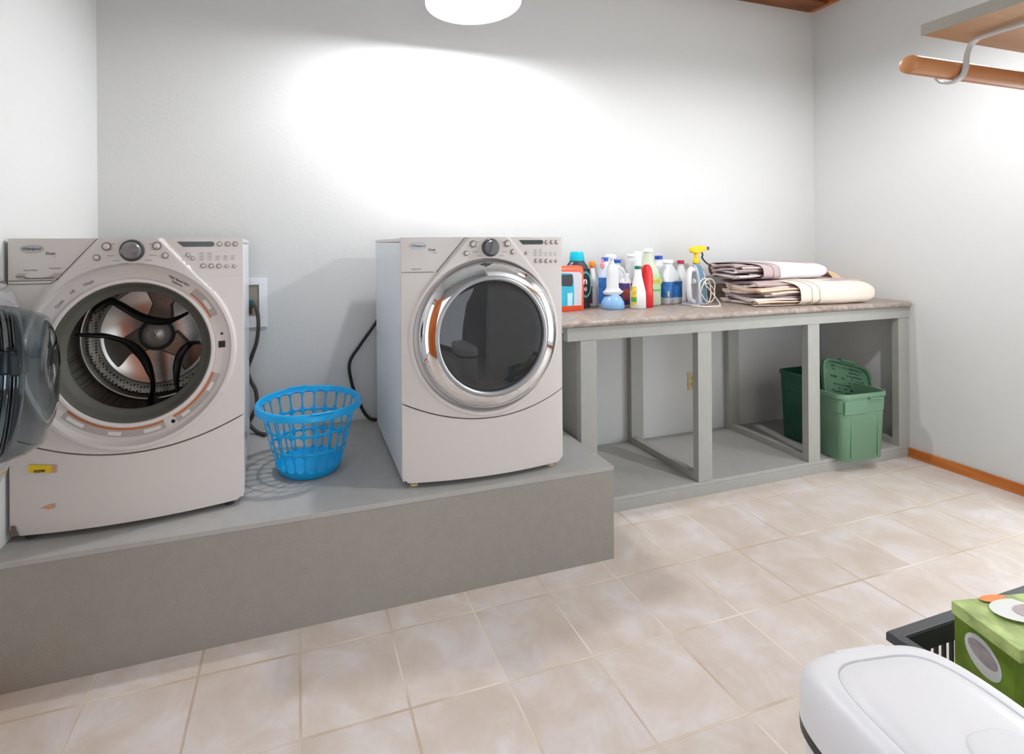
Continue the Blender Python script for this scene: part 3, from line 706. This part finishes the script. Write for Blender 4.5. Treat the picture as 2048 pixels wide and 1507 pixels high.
def tote_lid():
    t = thing('tote_lid', 'green tote lid leaning upright inside the light green tote, showing its underside', 'lid', (3.18, -.535, HB + .135))
    t.rotation_euler = (math.radians(-17), math.radians(15), math.radians(-4))
    hx, hz = .188, .19
    bm = B()
    rings = []
    for k, y in ((1.06, -.0), (1.06, -.018), (1.02, -.022), (.985, -.018), (.97, -.002), (.86, .002), (.82, -.006), (.02, -.006)):
        rings.append([Vector((p.x, y, p.y + hz)) for p in sup(hx * k, hz * k, 6, 56)])
    rings2 = [Vector((p.x, .004, p.y + hz)) for p in sup(hx * 1.03, hz * 1.03, 6, 56)]
    skin(bm, [rings2] + rings, True, True, True)
    rnd = random.Random(4)
    for i in range(13):
        z = hz * 2 * (.22 + .058 * i); x = -.13
        while x < .13:
            wv = rnd.uniform(.008, .03)
            if rnd.random() < .62: box(bm, x, x + wv, -.0078, -.0055, z + rnd.uniform(-.003, .003), z + rnd.uniform(.005, .010), 1)
            x += wv + .005
    obj('lid_panel', bm, [M['lidg'], M['print_b']], t, smooth=True)
    bm = B(); box(bm, -.06, .06, -.03, .002, 2 * hz + .005, 2 * hz + .022); obj('latch_tab', bm, M['lidg'], t, bevel=.005)
tote_lid()

# ================================================================== SHELF, ROD, BRACKET (right foreground)
sx0, sy1, sz = 1.075, -2.10, 1.694
t = thing('closet_shelf', 'wooden closet shelf board with a painted grey edge at the upper right', 'shelf', (2.3, -2.3, sz))
bm = box(B(), sx0 - 2.3, XR - .002 - 2.3, sy1 - .4 + 2.3, sy1 + 2.3, 0, .019)
o = obj('shelf_board', bm, M['shelfw'], t, bevel=.001)
obj('end_edge', box(B(), sx0 - 2.3005, sx0 - 2.2985, sy1 - .4 + 2.3, sy1 + 2.3005, -.0005, .0195), M['shelfe'], t)
bm = B()
t2 = thing('hanging_rod', 'round wooden clothes rod hanging under the closet shelf', 'rod', (2.3, -2.095, 1.642))
bm = B(); lathe(bm, [(.008, 1.047 - 2.3), (.0155, 1.05 - 2.3), (.0165, 1.056 - 2.3), (.0165, XR - 2.305)], 0, 0, 0, 'x', 24, True, True)
obj('rod', bm, M['rodw'], t2, smooth=True)
def bracket(x):
    t = thing('shelf_bracket', 'white metal bracket gripping the rod under the left end of the closet shelf' if x < 1.5 else 'white metal bracket holding the rod near the right end of the closet shelf', 'bracket', (x, -2.499, 1.69))
    m_ = mat('bracket_white', (190, 188, 184), 0.4)
    P = [(0, .0, -.02), (0, .2, -.006), (0, .34, -.003), (0, .372, -.008), (0, .381, -.026), (0, .383, -.05), (0, .39, -.066), (0, .405, -.0705), (0, .419, -.066), (0, .4265, -.055)]
    P = spline([(a, b + 0, c) for a, b, c in P], 5); bm = B(); rings = []
    for i, p in enumerate(P):
        tt = (P[min(i + 1, len(P) - 1)] - P[max(i - 1, 0)]).normalized(); nn = Vector((1, 0, 0)).cross(tt)
        rings.append([p + Vector((sx * .0065, 0, 0)) + nn * sn * .002 for sx, sn in ((-1, -1), (1, -1), (1, 1), (-1, 1))])
    skin(bm, rings); obj('bracket_arm', bm, m_, t, bevel=.001)
    obj('wall_plate', box(B(), -.01, .01, 0, .004, -.25, -.004), m_, t)
    bm = B(); tube(bm, spline([(0, .004, -.24), (0, .1, -.15), (0, .22, -.04), (0, .3, -.006)], 5), .004); obj('brace', bm, m_, t, smooth=True)
bracket(1.165); bracket(3.0)

# ================================================================== TRASH CAN, CRATE, CARTON
def trash():
    H = .635; rz = math.radians(-9)
    t = thing('trash_can', 'tall white plastic trash can with a rounded swing lid in the right foreground', 'trash can', (.882, -2.30, 0), rz)
    hx, hy = .152, .22
    bm = B(); loft(bm, [(0, hx * .78, hy * .78, 5), (.01, hx * .8, hy * .8, 5), (H - .15, hx * .95, hy * .95, 5), (H - .105, hx * .96, hy * .96, 5)], 64, cap1=False); obj('body', bm, M['bin'], t, smooth=True)
    bm = B(); loft(bm, [(H - .105, hx * .955, hy * .955, 5), (H - .1045, hx * .985, hy * .988, 5), (H - .088, hx * .988, hy * .99, 5), (H - .087, hx * .95, hy * .95, 5)], 64, False, False); obj('liner_gap', bm, M['black'], t, smooth=True)
    bm = B(); loft(bm, [(H - .088, hx * .955, hy * .955, 4.6), (H - .086, hx, hy, 4.6), (H - .045, hx, hy, 4.6), (H - .02, hx * .97, hy * .98, 4.6), (H - .006, hx * .9, hy * .93, 4.6), (H, hx * .82, hy * .88, 4.4), (H - .0, hx * .735, hy * .82, 4.2), (H - .004, hx * .725, hy * .812, 4.2), (H - .001, hx * .715, hy * .805, 4.2), (H + .004, hx * .5, hy * .62, 4), (H + .006, .002, .002, 2)], 72)
    ld = obj('lid', bm, M['bin'], t, smooth=True, angle=60)
    bm = B(); loft(bm, [(H + .0035, hx * .40, hy * .48, 3.2, .02, -.06), (H + .0085, hx * .39, hy * .47, 3.2, .02, -.06), (H + .0095, hx * .36, hy * .45, 3.2, .02, -.06), (H + .0098, .002, .002, 2, .02, -.06)], 64); obj('flap', bm, M['bin'], ld, smooth=True, angle=60)
    bm = B(); box(bm, -.05, .05, hy * .84, hy * .955, H - .02, H - .0035); obj('hinge_pad', bm, M['bin'], ld, bevel=.006)
trash()
def crate():
    t = thing('plastic_crate', 'black slotted plastic laundry crate on the floor at the right edge', 'crate', (1.835, -2.03, 0))
    hx, hy, H = .34, .215, .3; m_ = mat('crate_black', (44, 44, 46), 0.45, bump=.1)
    bm = B()
    for s in (-1, 1):
        for (z0, z1) in ((.0, .03), (H - .05, H)):
            box(bm, -hx + .004, hx - .004, s * hy - .004, s * hy + .004, z0, z1); box(bm, s * hx - .004, s * hx + .004, -hy, hy, z0, z1)
        n = 22
        for k in range(n + 1):
            x = -hx + 2 * hx * k / n; box(bm, x - .004, x + .004, s * hy - .0035, s * hy + .0035, .03, H - .05)
        n = 14
        for k in range(n + 1):
            y = -hy + 2 * hy * k / n; box(bm, s * hx - .0035, s * hx + .0035, y - .004, y + .004, .03, H - .05)
    box(bm, -hx, hx, -hy, hy, 0, .006)
    obj('crate_body', bm, m_, t)
    bm = B(); prof = [(-.002, -.02), (-.002, .004), (.022, .006), (.026, 0), (.026, -.02), (.022, -.02), (.020, .001), (.002, 0)]
    rings = []
    for o_, z in prof + [prof[0]]:
        rings.append([Vector((math.copysign(hx + o_, a), math.copysign(hy + o_, b), H + z)) for a, b in ((-1, -1), (1, -1), (1, 1), (-1, 1))])
    skin(bm, rings, True, False, False); obj('rim', bm, mat('crate_rim', (66, 67, 69), 0.4, bump=.1), t, bevel=.004)
crate()
def carton():
    t = thing('detergent_carton', 'green carton printed with a white bowl, standing open in the black crate', 'carton', (1.682, -1.955, .008), math.radians(-14))
    g1 = mat('carton_green', (118, 146, 44), 0.5, var=.25, vscale=14); g2 = mat('carton_dark_green', (30, 104, 56), 0.5, var=.3, vscale=40); wh = mat('carton_white', (226, 228, 222), 0.5); gr = mat('carton_grey_print', (176, 164, 164), 0.6, var=.15, vscale=60)
    og = mat('carton_orange', (230, 140, 70), 0.5)
    hx, hy, H = .105, .066, .385
    obj('carton_body', box(B(), -hx, hx, -hy, hy, 0, H), g1, t, bevel=.002)
    L = box(B(), -hx - .008, hx + .03, -hy - .012, hy + .002, H + .002, H + .034); obj('carton_flap', L, mat('carton_lid_green', (170, 190, 118), 0.5, var=.3, vscale=30), t, rot=(math.radians(3), math.radians(-3), 0), bevel=.002)
    def ell(name, c, ax, ay, rx, ry, mt, n=28):
        bm = B(); bm.faces.new([bm.verts.new(Vector(c) + Vector(ax) * rx * math.cos(2 * PI * k / n) + Vector(ay) * ry * math.sin(2 * PI * k / n)) for k in range(n)]); return obj(name, bm, mt, t)
    X, Y, Z = (1, 0, 0), (0, 1, 0), (0, 0, 1)
    ell('bowl_print', (-hx - .0008, 0, H - .075), (0, .9, .25), Z, .045, .042, wh); ell('bowl_print', (-hx - .0014, .0, H - .068), (0, .9, .25), Z, .036, .022, gr)
    ell('bowl_print', (-.02, -hy - .0008, H - .09), X, Z, .05, .05, wh)
    ell('bowl_print', (.0, -.008, H + .0375), X, Y, .085, .042, wh); ell('bowl_print', (.01, -.012, H + .0385), X, Y, .045, .024, gr)
    ell('orange_print', (-.02, .036, H + .0372), X, Y, .05, .014, og)
    obj('label_band', box(B(), -hx - .001, hx + .001, -hy - .001, hy + .001, H - .2, H - .155), g2, t)
    obj('label_band', box(B(), -hx - .0012, hx + .0012, -hy - .0012, hy + .0012, .02, .11), wh, t)
carton()

# ================================================================== CLEANING BOTTLES ON THE COUNTER
Z0 = CT1 + .0006
def P_(name, rgb, rough=.35, **k): return mat(name, rgb, rough, **k)
def cap(parent, r, z0, h, mt, cx=0, cy=0, name='cap'):
    bm = B(); lathe(bm, [(r, 0), (r, h * .8), (r * .9, h), (r * .2, h)], cx, cy, z0, 'z', 24, True, True); return obj(name, bm, mt, parent, smooth=True)
def body(parent, secs, mt, n=40, name='bottle_body', **k):
    bm = B(); loft(bm, secs, n, **k); return obj(name, bm, mt, parent, smooth=True, angle=60)
def band(parent, z0, z1, hx, hy, e, mt, name='label', cx=0, cy=0, k=1.012, hx1=None, hy1=None):
    bm = B(); loft(bm, [(z0, hx * k, hy * k, e, cx, cy), (z1, (hx1 or hx) * k, (hy1 or hy) * k, e, cx, cy)], 40, False, False); return obj(name, bm, mt, parent, smooth=True)
def patch(parent, z0, z1, hx, hy, e, a0, a1, mt, name='label', k=1.02):
    # label covering only the angles a0..a1 (degrees, -90 = towards the room)
    def fn(i, j):
        a = math.radians(a0 + (a1 - a0) * i); c, s = math.cos(a), math.sin(a)
        return Vector((hx * k * math.copysign(abs(c) ** (2 / e), c), hy * k * math.copysign(abs(s) ** (2 / e), s), z0 + (z1 - z0) * j))
    bm = B(); grid(bm, fn, 16, 4); return obj(name, bm, mt, parent, smooth=True)
def handle(parent, pts, r, mt, name='handle'):
    return obj(name, tube(B(), spline(pts, 6), r, 12), mt, parent, smooth=True)
def trigger(parent, z, mt, tm, s=1.0, name='trigger_head', d=1):
    # head pointing to +x*d
    bm = B(); lathe(bm, [(.014 * s, 0), (.014 * s, .016 * s), (.009 * s, .02 * s), (.009 * s, .05 * s)], 0, 0, z, 'z', 20, True, True)
    zz = z + .055 * s
    rings = []
    for (x, w_, h0, h1) in ((-.03, .006, .0, .008), (-.024, .012, -.008, .014), (0, .014, -.012, .022), (.02, .012, -.008, .022), (.04, .009, .0, .018), (.05, .008, .004, .016)):
        rings.append([Vector((x * s * d, yy * w_ * s, zz + (h0 if hh < 0 else h1) * s)) for yy, hh in ((-1, -1), (1, -1), (1, 1), (-1, 1))])
    skin(bm, rings); h = obj(name, bm, mt, parent, bevel=.003 * s)
    bm = B(); tube(bm, spline([(.026 * s * d, 0, zz - .002 * s), (.033 * s * d, 0, zz - .018 * s), (.03 * s * d, 0, zz - .03 * s), (.045 * s * d, 0, zz - .048 * s), (.062 * s * d, 0, zz - .06 * s)], 5), .0035 * s, 8)
    box(bm, .048 * s * d, .062 * s * d, -.006 * s, .006 * s, zz + .003 * s, zz + .017 * s); obj('trigger', bm, tm, h)
    return h
wht = P_('milky_white_plastic', (238, 238, 238), .35); trl = P_('translucent_jug', (240, 243, 244), .3, trans=.2, ior=1.1)
blu = P_('cap_blue', (24, 84, 190)); red = P_('bottle_red', (222, 40, 44), .3); dgr = P_('charcoal_bottle', (58, 60, 66), .3); cyn = P_('cyan_cap', (0, 190, 212), .35)
org = P_('orange_rim_plastic', (250, 92, 54), .35); org2 = P_('orange_nozzle', (250, 150, 60)); pnk = P_('pink_nozzle', (246, 150, 176)); grn = P_('collar_green', (10, 120, 84))
yl = P_('trigger_yellow', (252, 208, 20)); nvy = P_('trigger_navy', (30, 46, 70)); mar = P_('cap_maroon', (170, 36, 70)); ltb = P_('light_blue_liquid', (140, 186, 232), .2); blbl = P_('blue_label', (52, 116, 186), .4, var=.35, vscale=40)

# 1 jug with orange frame, front left
t = thing('detergent_jug', 'flat orange-red jug with a teal and grey label, half hidden by the dryer', 'jug', (1.425, -.27, Z0), math.radians(4))
o = body(t, [(0, .085, .026, 5), (.004, .088, .03, 5), (.12, .088, .032, 5), (.22, .088, .03, 5), (.242, .08, .026, 5), (.247, .06, .016, 4)], org)
pl = [(-.07, .03), (.062, .03), (.066, .2), (.05, .212), (-.07, .217)]
bm = B(); bm.faces.new([bm.verts.new((x, -.0335, z)) for x, z in pl]); obj('label', bm, P_('grey_back_label', (206, 206, 214)), t)
bm = B(); bm.faces.new([bm.verts.new((x, -.0342, z)) for x, z in [(-.07, .032), (.012, .032), (.014, .12), (.008, .19), (.0, .205), (-.07, .21)]]); obj('label', bm, P_('teal_label', (40, 176, 204)), t)
bm = B(); bm.faces.new([bm.verts.new((x, -.0349, z)) for x, z in [(-.07, .14), (-.0, .135), (.008, .16), (.004, .2), (-.07, .2)]]); obj('label_patch', bm, P_('label_dark', (50, 50, 54)), t)
bm = B(); bm.faces.new([bm.verts.new((x, -.0349, z)) for x, z in [(-.03, .032), (.0, .032), (.004, .1), (-.03, .1)]]); obj('label_patch', bm, P_('label_pale', (196, 230, 238)), t)
# 2 charcoal bottle
t = thing('detergent_bottle', 'large charcoal bottle with a bright cyan cap at the left end of the row', 'bottle', (1.54, -.17, Z0), math.radians(-6))
body(t, [(0, .066, .035, 4), (.005, .07, .038, 4), (.13, .072, .04, 3.5), (.2, .073, .04, 3), (.235, .066, .036, 2.5), (.258, .05, .03, 2.2), (.268, .042, .028, 2)], dgr)
bm = B(); loft(bm, [(.268, .042, .03, 2.4), (.272, .044, .031, 2.4), (.315, .037, .028, 2.4), (.322, .034, .025, 2.4)], 32); obj('cap', bm, cyn, t, smooth=True)
lb = patch(t, .03, .225, .072, .04, 3.4, -95, -5, P_('label_black', (34, 34, 38)), k=1.015)
bm = B(); ring = [[Vector((.034 + k * .034 * math.cos(a) , -.0408 - .0002 + .0000, .135 + k * .075 * math.sin(a))) for a in [2 * PI * i / 40 for i in range(40)]] for k in (1, .84)]
skin(bm, ring, True, False, False); obj('label_ring', bm, P_('label_teal', (60, 168, 168)), t)
text('lettering', 'n', .055, wht, t, (.03, -.0418, .155), bold=True); text('lettering', 'e', .045, wht, t, (.032, -.0418, .112))
# 3 slim white bottle, orange nozzle
t = thing('spray_bottle', 'slim white bottle with a round orange nozzle beside the charcoal bottle', 'bottle', (1.656, -.145, Z0))
body(t, [(0, .03, .024, 3), (.005, .033, .027, 3), (.08, .03, .025, 2.6), (.16, .026, .021, 2.3), (.2, .018, .016, 2), (.225, .013, .013, 2)], wht)
patch(t, .02, .12, .032, .027, 2.8, -180, -110, P_('maroon_label', (110, 60, 56), .5, var=.3, vscale=50))
bm = B(); lathe(bm, [(.012, 0), (.017, .008), (.021, .024), (.017, .04), (.006, .046)], 0, 0, .222, 'z', 24, True, True); obj('nozzle', bm, org2, t, smooth=True)
# 4 blue-label bottle with white sprayer behind + pink nozzle
t = thing('cleaner_bottle', 'blue labelled bottle with a pink nozzle, half hidden behind the white sprayer', 'bottle', (1.708, -.185, Z0))
body(t, [(0, .03, .024, 3), (.005, .034, .028, 3), (.15, .036, .028, 2.6), (.19, .028, .022, 2.2), (.215, .014, .014, 2), (.23, .012, .012, 2)], P_('pale_blue_bottle', (206, 218, 236)))
patch(t, .02, .17, .036, .028, 2.6, -180, -30, blbl)
bm = B(); lathe(bm, [(.012, 0), (.012, .02), (.007, .024), (.007, .05)], -.008, 0, .228, 'z', 16, True, True); obj('nozzle', bm, pnk, t, smooth=True)
# 5 white sprayer on a light blue domed base
t = thing('floor_sprayer', 'white sprayer with a flared collar standing on a light blue dome', 'spray bottle', (1.697, -.285, Z0))
body(t, [(0, .06, .05, 2.2), (.006, .066, .055, 2.2), (.04, .064, .053, 2), (.065, .048, .042, 2), (.08, .03, .03, 2)], ltb, name='base')
bm = B(); loft(bm, [(.074, .024, .02, 2), (.085, .056, .028, 2.4, .0, 0), (.098, .062, .03, 2.6, .004, 0), (.102, .05, .026, 2.6, .004, 0), (.12, .034, .022, 3), (.2, .032, .022, 3), (.235, .028, .02, 3), (.25, .02, .016, 2.4)], 40); obj('bottle_body', bm, trl, t, smooth=True)
handle(t, [(.026, 0, .235), (.062, 0, .22), (.082, 0, .19), (.088, 0, .15)], .007, trl)
trigger(t, .25, wht, wht, .75, d=-1)
# 6a jugs with blue caps behind
for i, (x, y, zc) in enumerate(((1.795, -.07, .262), (1.882, -.07, .248))):
    t = thing('bleach_jug', ('white jug with a blue cap behind the sprayer, left of the pair', 'white jug with a blue cap and looped handle, right of the pair behind the sprayer')[i], 'jug', (x, y, Z0))
    body(t, [(0, .034, .04, 4), (.004, .037, .045, 4), (.14, .037, .045, 4), (.2, .03, .034, 2.6), (.23, .02, .02, 2), (zc, .017, .017, 2)], trl)
    cap(t, .021, zc, .02, blu)
    if i: handle(t, [(.012, -.0, .225), (.035, -.004, .21), (.05, -.01, .17), (.045, -.01, .13), (.03, -.01, .115)], .008, trl)
# 7 purple label bottle
t = thing('cleaner_bottle', 'white capped bottle with a purple and red label between sprayer and green-collared bottle', 'bottle', (1.845, -.2, Z0))
body(t, [(0, .032, .028, 3), (.004, .036, .032, 3), (.13, .036, .032, 3), (.15, .03, .026, 2.4), (.165, .02, .02, 2)], wht)
band(t, .01, .135, .036, .032, 3, P_('purple_label', (84, 66, 120), .4, var=.4, vscale=30))
patch(t, .04, .1, .036, .032, 3, -150, -60, P_('red_label', (176, 78, 74), .4, var=.3, vscale=60), k=1.03)
bm = B(); box(bm, .004, .008, -.036, -.0345, .0, .14); obj('label_strip', bm, wht, t)
cap(t, .022, .165, .026, wht)
# 8 white bottle, green collar
t = thing('spray_bottle', 'tall white spray bottle with a green collar and a yellow label', 'spray bottle', (1.84, -.32, Z0))
body(t, [(0, .038, .026, 3), (.005, .042, .03, 3), (.09, .041, .029, 3), (.13, .034, .024, 2.6), (.18, .022, .019, 2.2), (.222, .0165, .0165, 2)], wht)
cap(t, .0185, .222, .018, grn, name='collar')
body(t, [(.24, .017, .016, 3), (.27, .018, .014, 3), (.315, .024, .014, 3), (.322, .02, .012, 3)], wht, name='trigger_head')
patch(t, .012, .125, .041, .029, 3, -185, -128, P_('yellow_label', (232, 200, 70), .4, var=.3, vscale=50))
patch(t, .04, .065, .041, .029, 3, -186, -126, P_('green_patch', (90, 160, 60)), k=1.035)
# 9 red bottle
t = thing('cleaner_bottle', 'slim red squeeze bottle with a rounded top and waist', 'bottle', (1.925, -.285, Z0), math.radians(0))
body(t, [(0, .031, .022, 4), (.004, .034, .025, 4), (.1, .034, .025, 3.4), (.125, .031, .024, 3), (.15, .036, .026, 3), (.19, .034, .025, 2.8), (.225, .028, .022, 2.4), (.24, .018, .016, 2), (.245, .006, .006, 2)], red)
# 10 green jug
gj = P_('pale_green_liquid', (226, 236, 212), .25, trans=.2, ior=1.1)
t = thing('cleaner_jug', 'tall translucent jug of pale green cleaner with a white cap and green label', 'jug', (2.005, -.2, Z0))
body(t, [(0, .06, .045, 4), (.005, .064, .05, 4), (.16, .064, .05, 4), (.2, .055, .044, 3), (.25, .034, .03, 2.2), (.285, .025, .025, 2), (.315, .022, .022, 2)], gj, n=44)
cap(t, .027, .315, .02, wht); patch(t, .08, .185, .064, .05, 4, -110, -10, P_('light_green_label', (176, 208, 150)))
patch(t, .085, .096, .064, .05, 4, -110, -10, P_('green_stripe', (90, 170, 90)), k=1.03)
text('lettering', 'BAR', .036, P_('letter_yellow', (228, 206, 30)), t, (.022, -.0535, .142), bold=True)
# 11 white-capped jug behind
t = thing('cleaner_jug', 'clear white-capped jug behind the red bottle', 'jug', (1.99, -.062, Z0))
body(t, [(0, .034, .032, 4), (.004, .036, .036, 4), (.16, .036, .036, 4), (.21, .036, .03, 2.4), (.25, .022, .022, 2), (.285, .02, .02, 2)], trl); cap(t, .024, .285, .018, wht)
# 12 blue cap jug, label
t = thing('cleaner_jug', 'translucent jug with a white cap and a wide bright blue label', 'jug', (2.172, -.17, Z0), math.radians(8))
body(t, [(0, .07, .05, 4), (.005, .076, .056, 4), (.13, .078, .056, 4), (.17, .066, .05, 3), (.21, .04, .036, 2.4), (.235, .026, .026, 2), (.245, .024, .024, 2)], trl, n=44)
cap(t, .03, .245, .02, wht)
patch(t, .04, .135, .078, .056, 4, -178, -2, blbl, k=1.02); patch(t, .045, .078, .078, .056, 4, -128, -112, P_('barcode', (190, 186, 180)), k=1.035)
# 13 white cap bottle
t = thing('cleaner_jug', 'frosted jug with a dark blue cap behind the blue label jug', 'jug', (2.19, -.067, Z0))
body(t, [(0, .05, .034, 4), (.005, .054, .038, 4), (.15, .054, .038, 4), (.21, .04, .034, 2.4), (.25, .022, .022, 2), (.266, .02, .02, 2)], trl); cap(t, .024, .266, .022, P_('cap_royal', (30, 70, 176)))
# 14 maroon capped bottle
t = thing('cleaner_bottle', 'clear bottle with a small maroon cap behind the iron', 'bottle', (2.345, -.085, Z0))
body(t, [(0, .034, .028, 3), (.004, .037, .03, 3), (.16, .036, .03, 3), (.21, .02, .02, 2), (.235, .014, .014, 2)], trl); cap(t, .02, .235, .022, mar)
# 15 yellow trigger bottle
t = thing('spray_bottle', 'red and white spray bottle with a yellow head and navy trigger', 'spray bottle', (2.405, -.15, Z0), math.radians(-4))
body(t, [(0, .04, .028, 3), (.005, .044, .032, 3), (.08, .044, .032, 3), (.15, .036, .028, 2.6), (.2, .022, .02, 2.2), (.232, .016, .016, 2)], P_('pale_red_bottle', (236, 222, 222)))
patch(t, .01, .2, .042, .031, 3, -70, 5, red); cap(t, .018, .23, .012, nvy, name='collar')
trigger(t, .238, yl, nvy, 1.45)
# 16 iron
def iron():
    t = thing('steam_iron', 'grey and white steam iron standing on its heel with its white cord looped around', 'iron', (2.245, -.305, Z0), math.radians(-68))
    gm = P_('iron_grey', (176, 184, 192), .3, metal=.2); bl_ = P_('iron_blue_grey', (92, 128, 150), .3); wh_ = P_('iron_white', (226, 226, 226), .3)
    # soleplate stands vertical in the plane y=0.03; outline in x,z: pointed at top
    def outline(k, n=20):
        pts = []
        for i in range(n + 1):
            s = i / n; wdt = .056 * k * math.sqrt(max(0, 1 - s ** 2.2)); pts.append((wdt, s * .245 * (0.96 + .04 * k)))
        return pts
    def shell(y0, y1, k0, k1, mt, name, par):
        bm = B(); rings = []
        for y, k in ((y0, k0), (y1, k1)):
            o_ = outline(k); rings.append([Vector((x, y, z)) for x, z in o_] + [Vector((-x, y, z)) for x, z in o_[::-1][1:]])
        skin(bm, rings); return obj(name, bm, mt, par, bevel=.002)
    shell(.040, .046, 1.0, 1.0, P_('soleplate', (188, 190, 194), .2, metal=1), 'soleplate', t)
    shell(.002, .0395, .8, .98, bl_, 'water_tank', t)
    shell(-.012, .0015, .55, .78, gm, 'iron_body', t)
    handle(t, spline([(0, -.005, .205), (0, -.045, .212), (0, -.068, .17), (0, -.07, .1), (0, -.055, .04), (0, -.01, .02)], 3), .014, wh_)
    bm = B(); box(bm, -.05, .05, -.06, .045, 0.0, .012); obj('heel_rest', bm, gm, t, bevel=.003)
    bm = B(); lathe(bm, [(.016, 0), (.015, -.012), (.002, -.014)], 0, -.012, .14, 'y', 20); obj('dial', bm, wh_, t, smooth=True)
    cm = P_('iron_cord', (226, 216, 202), .6); pts = []
    Ri = Matrix.Rotation(math.radians(68), 4, 'Z')      # the cord is laid out along the room axes
    for i in range(90):
        a = i / 90 * 2 * PI * 2.3; r = .052 + .012 * math.sin(a * 1.7)
        pts.append(Vector((.02 + r * 1.1 * math.cos(a), -.068 - .012 * math.sin(a * .8), .088 + r * 1.2 * math.sin(a))))
    pts += spline([pts[-1], (.085, -.09, .03), (.07, -.11, .005), (0, -.1, .004), (-.06, -.085, .006), (-.10, -.09, .012), (-.04, -.12, .005), (.03, -.125, .004), (.06, -.14, .004)], 6)
    obj('power_cord', tube(B(), [Ri @ p for p in pts], .0032, 8), cm, t, smooth=True)
iron()

# ================================================================== FOLDED SHEETS ON THE COUNTER
def bundle(name, label, loc, rz, L, D, n, th, cols, cover, seed, fold=.28):
    rnd = random.Random(seed); t = thing(name, label, 'folded sheets', loc, rz)
    Ht = n * th
    for k in range(n):
        s0 = rnd.uniform(0, .2); y0 = rnd.uniform(0, .05); ph = rnd.uniform(0, 6); amp = rnd.uniform(.3, 1); zc = (k + .5) * th
        def fn(i, j):
            # closed cross-section in y and z swept along x; the left end is ragged and flares open
            a = i * 2 * PI; c, s_ = math.cos(a), math.sin(a)
            yy = -c                                  # -1 front .. 1 back
            x0_ = s0 * (.55 + .45 * math.sin(ph + 2.4 * yy)) + .05 * (1 + yy)
            x = x0_ * (1 - j) + (L * .97) * j
            hy = D / 2 - .012
            y = hy * math.copysign(abs(c) ** .45, -c) + (y0 if c > 0 else 0)
            flare = (1 - j) ** 2
            z = zc + math.copysign(abs(s_) ** .5, s_) * th * .46 + flare * .009 * amp * math.sin(ph + 6 * yy + 3 * j) - flare * .012 * (k / n)
            z += .0015 * math.sin(26 * x + ph + 3 * yy)
            return Vector((x, y + .003 * math.sin(24 * x + ph), max(.0012, z)))
        bm = B(); V = grid(bm, fn, 40, 26, closeu=True)
        bm.faces.new([V[q][0] for q in range(40)]); bm.faces.new([V[q][26] for q in range(40)])
        obj('folded_sheet', bm, cols[k % len(cols)], t, smooth=True, angle=50)
    for w_, (xa, mt_) in enumerate(((L * (1 - fold) - .13, cols[0]), (L * (1 - fold) - .05, cols[0]), (L * (1 - fold), cover))):
        last = w_ == 2; g = .0006 + .003 * w_
        def cv(i, j):
            a = i * 2 * PI; c, s_ = math.cos(a), math.sin(a)
            x = xa + .035 * math.sin(a + 2.2) * (1 - j) + (L + .015 - xa if last else .12) * j
            e = max(0, (j - .86) / .14) if last else 0
            y = (D / 2 + g) * math.copysign(abs(c) ** .45, -c) * (1 - .05 * e * e)
            z = Ht / 2 + (Ht / 2 + g) * math.copysign(abs(s_) ** .55, s_) * (1 - .22 * e * e)
            if s_ > 0: z -= .018 * max(0, (x - .4 * L) / L) * 1.2
            return Vector((x, y, max(.0004 * (3 - w_), z + .0015 * math.sin(20 * x + 6 * y))))
        bm = B(); V = grid(bm, cv, 64, 26, closeu=True)
        if last: bm.faces.new([V[q][26] for q in range(64)])
        o = obj('outer_wrap', bm, mt_, t, smooth=True, angle=50); md = o.modifiers.new('t', 'SOLIDIFY'); md.thickness = .0014
    return t
cream = P_('cream_cloth', (236, 222, 208), .8, bump=.5, bscale=60); cream2 = P_('cream_cloth_pale', (232, 222, 216), .8, bump=.4, bscale=60); tan = P_('tan_edge', (226, 196, 172), .8, bump=.4, bscale=80); mauve = P_('mauve_cloth', (196, 176, 176), .8, bump=.4, bscale=80); whc = P_('white_cloth', (236, 234, 240), .75, bump=.3, bscale=50)
bundle('sheet_bundle', 'thick bundle of folded cream sheets lying at the right end of the counter', (2.462, -.345, CT1 + .0005), math.radians(-3), .85, .40, 9, .0156, [cream, tan, cream2, mauve, cream], cream, 3, .52)
bundle('sheet_bundle', 'white folded bundle with mauve layered edges resting on the cream sheets', (2.452, -.275, CT1 + .1465), math.radians(3), .70, .34, 7, .0138, [mauve, cream2, mauve, whc], whc, 8, .62)
def wrap_tan():
    t = thing('wrapping_paper', 'crumpled translucent tan wrapping at the right end of the cream bundle', 'wrapping', (3.345, -.2, CT1 + .001))
    def fn(i, j):
        x = .235 * i; top = .205 - .10 * i - .10 * i ** 4 - .01 * math.sin(9 * i)
        z = top * math.sin(PI * (.02 + .96 * j)) ** .45 + .006 * math.sin(34 * x + 9 * j) + .004 * math.sin(75 * x)
        return Vector((x, -.15 + .31 * j + .008 * math.sin(40 * x), max(.002, z)))
    bm = B(); grid(bm, fn, 40, 26); o = obj('wrapping_sheet', bm, P_('tan_wrap', (232, 200, 164), .6, trans=.1), t, smooth=True); md = o.modifiers.new('t', 'SOLIDIFY'); md.thickness = .002
wrap_tan()

# ================================================================== groups of look-alike things
for o in list(COL.objects):
    if o.parent or 'category' not in o: continue
    g = {'bottle': 'cleaning bottles on the countertop', 'jug': 'cleaning bottles on the countertop', 'spray bottle': 'cleaning bottles on the countertop',
         'folded sheets': 'folded sheet bundles on the countertop', 'storage tote': 'green totes in the bench', 'lamp': 'pendant lamps', 'bracket': 'brackets under the closet shelf'}.get(o['category'])
    if g: o['group'] = g
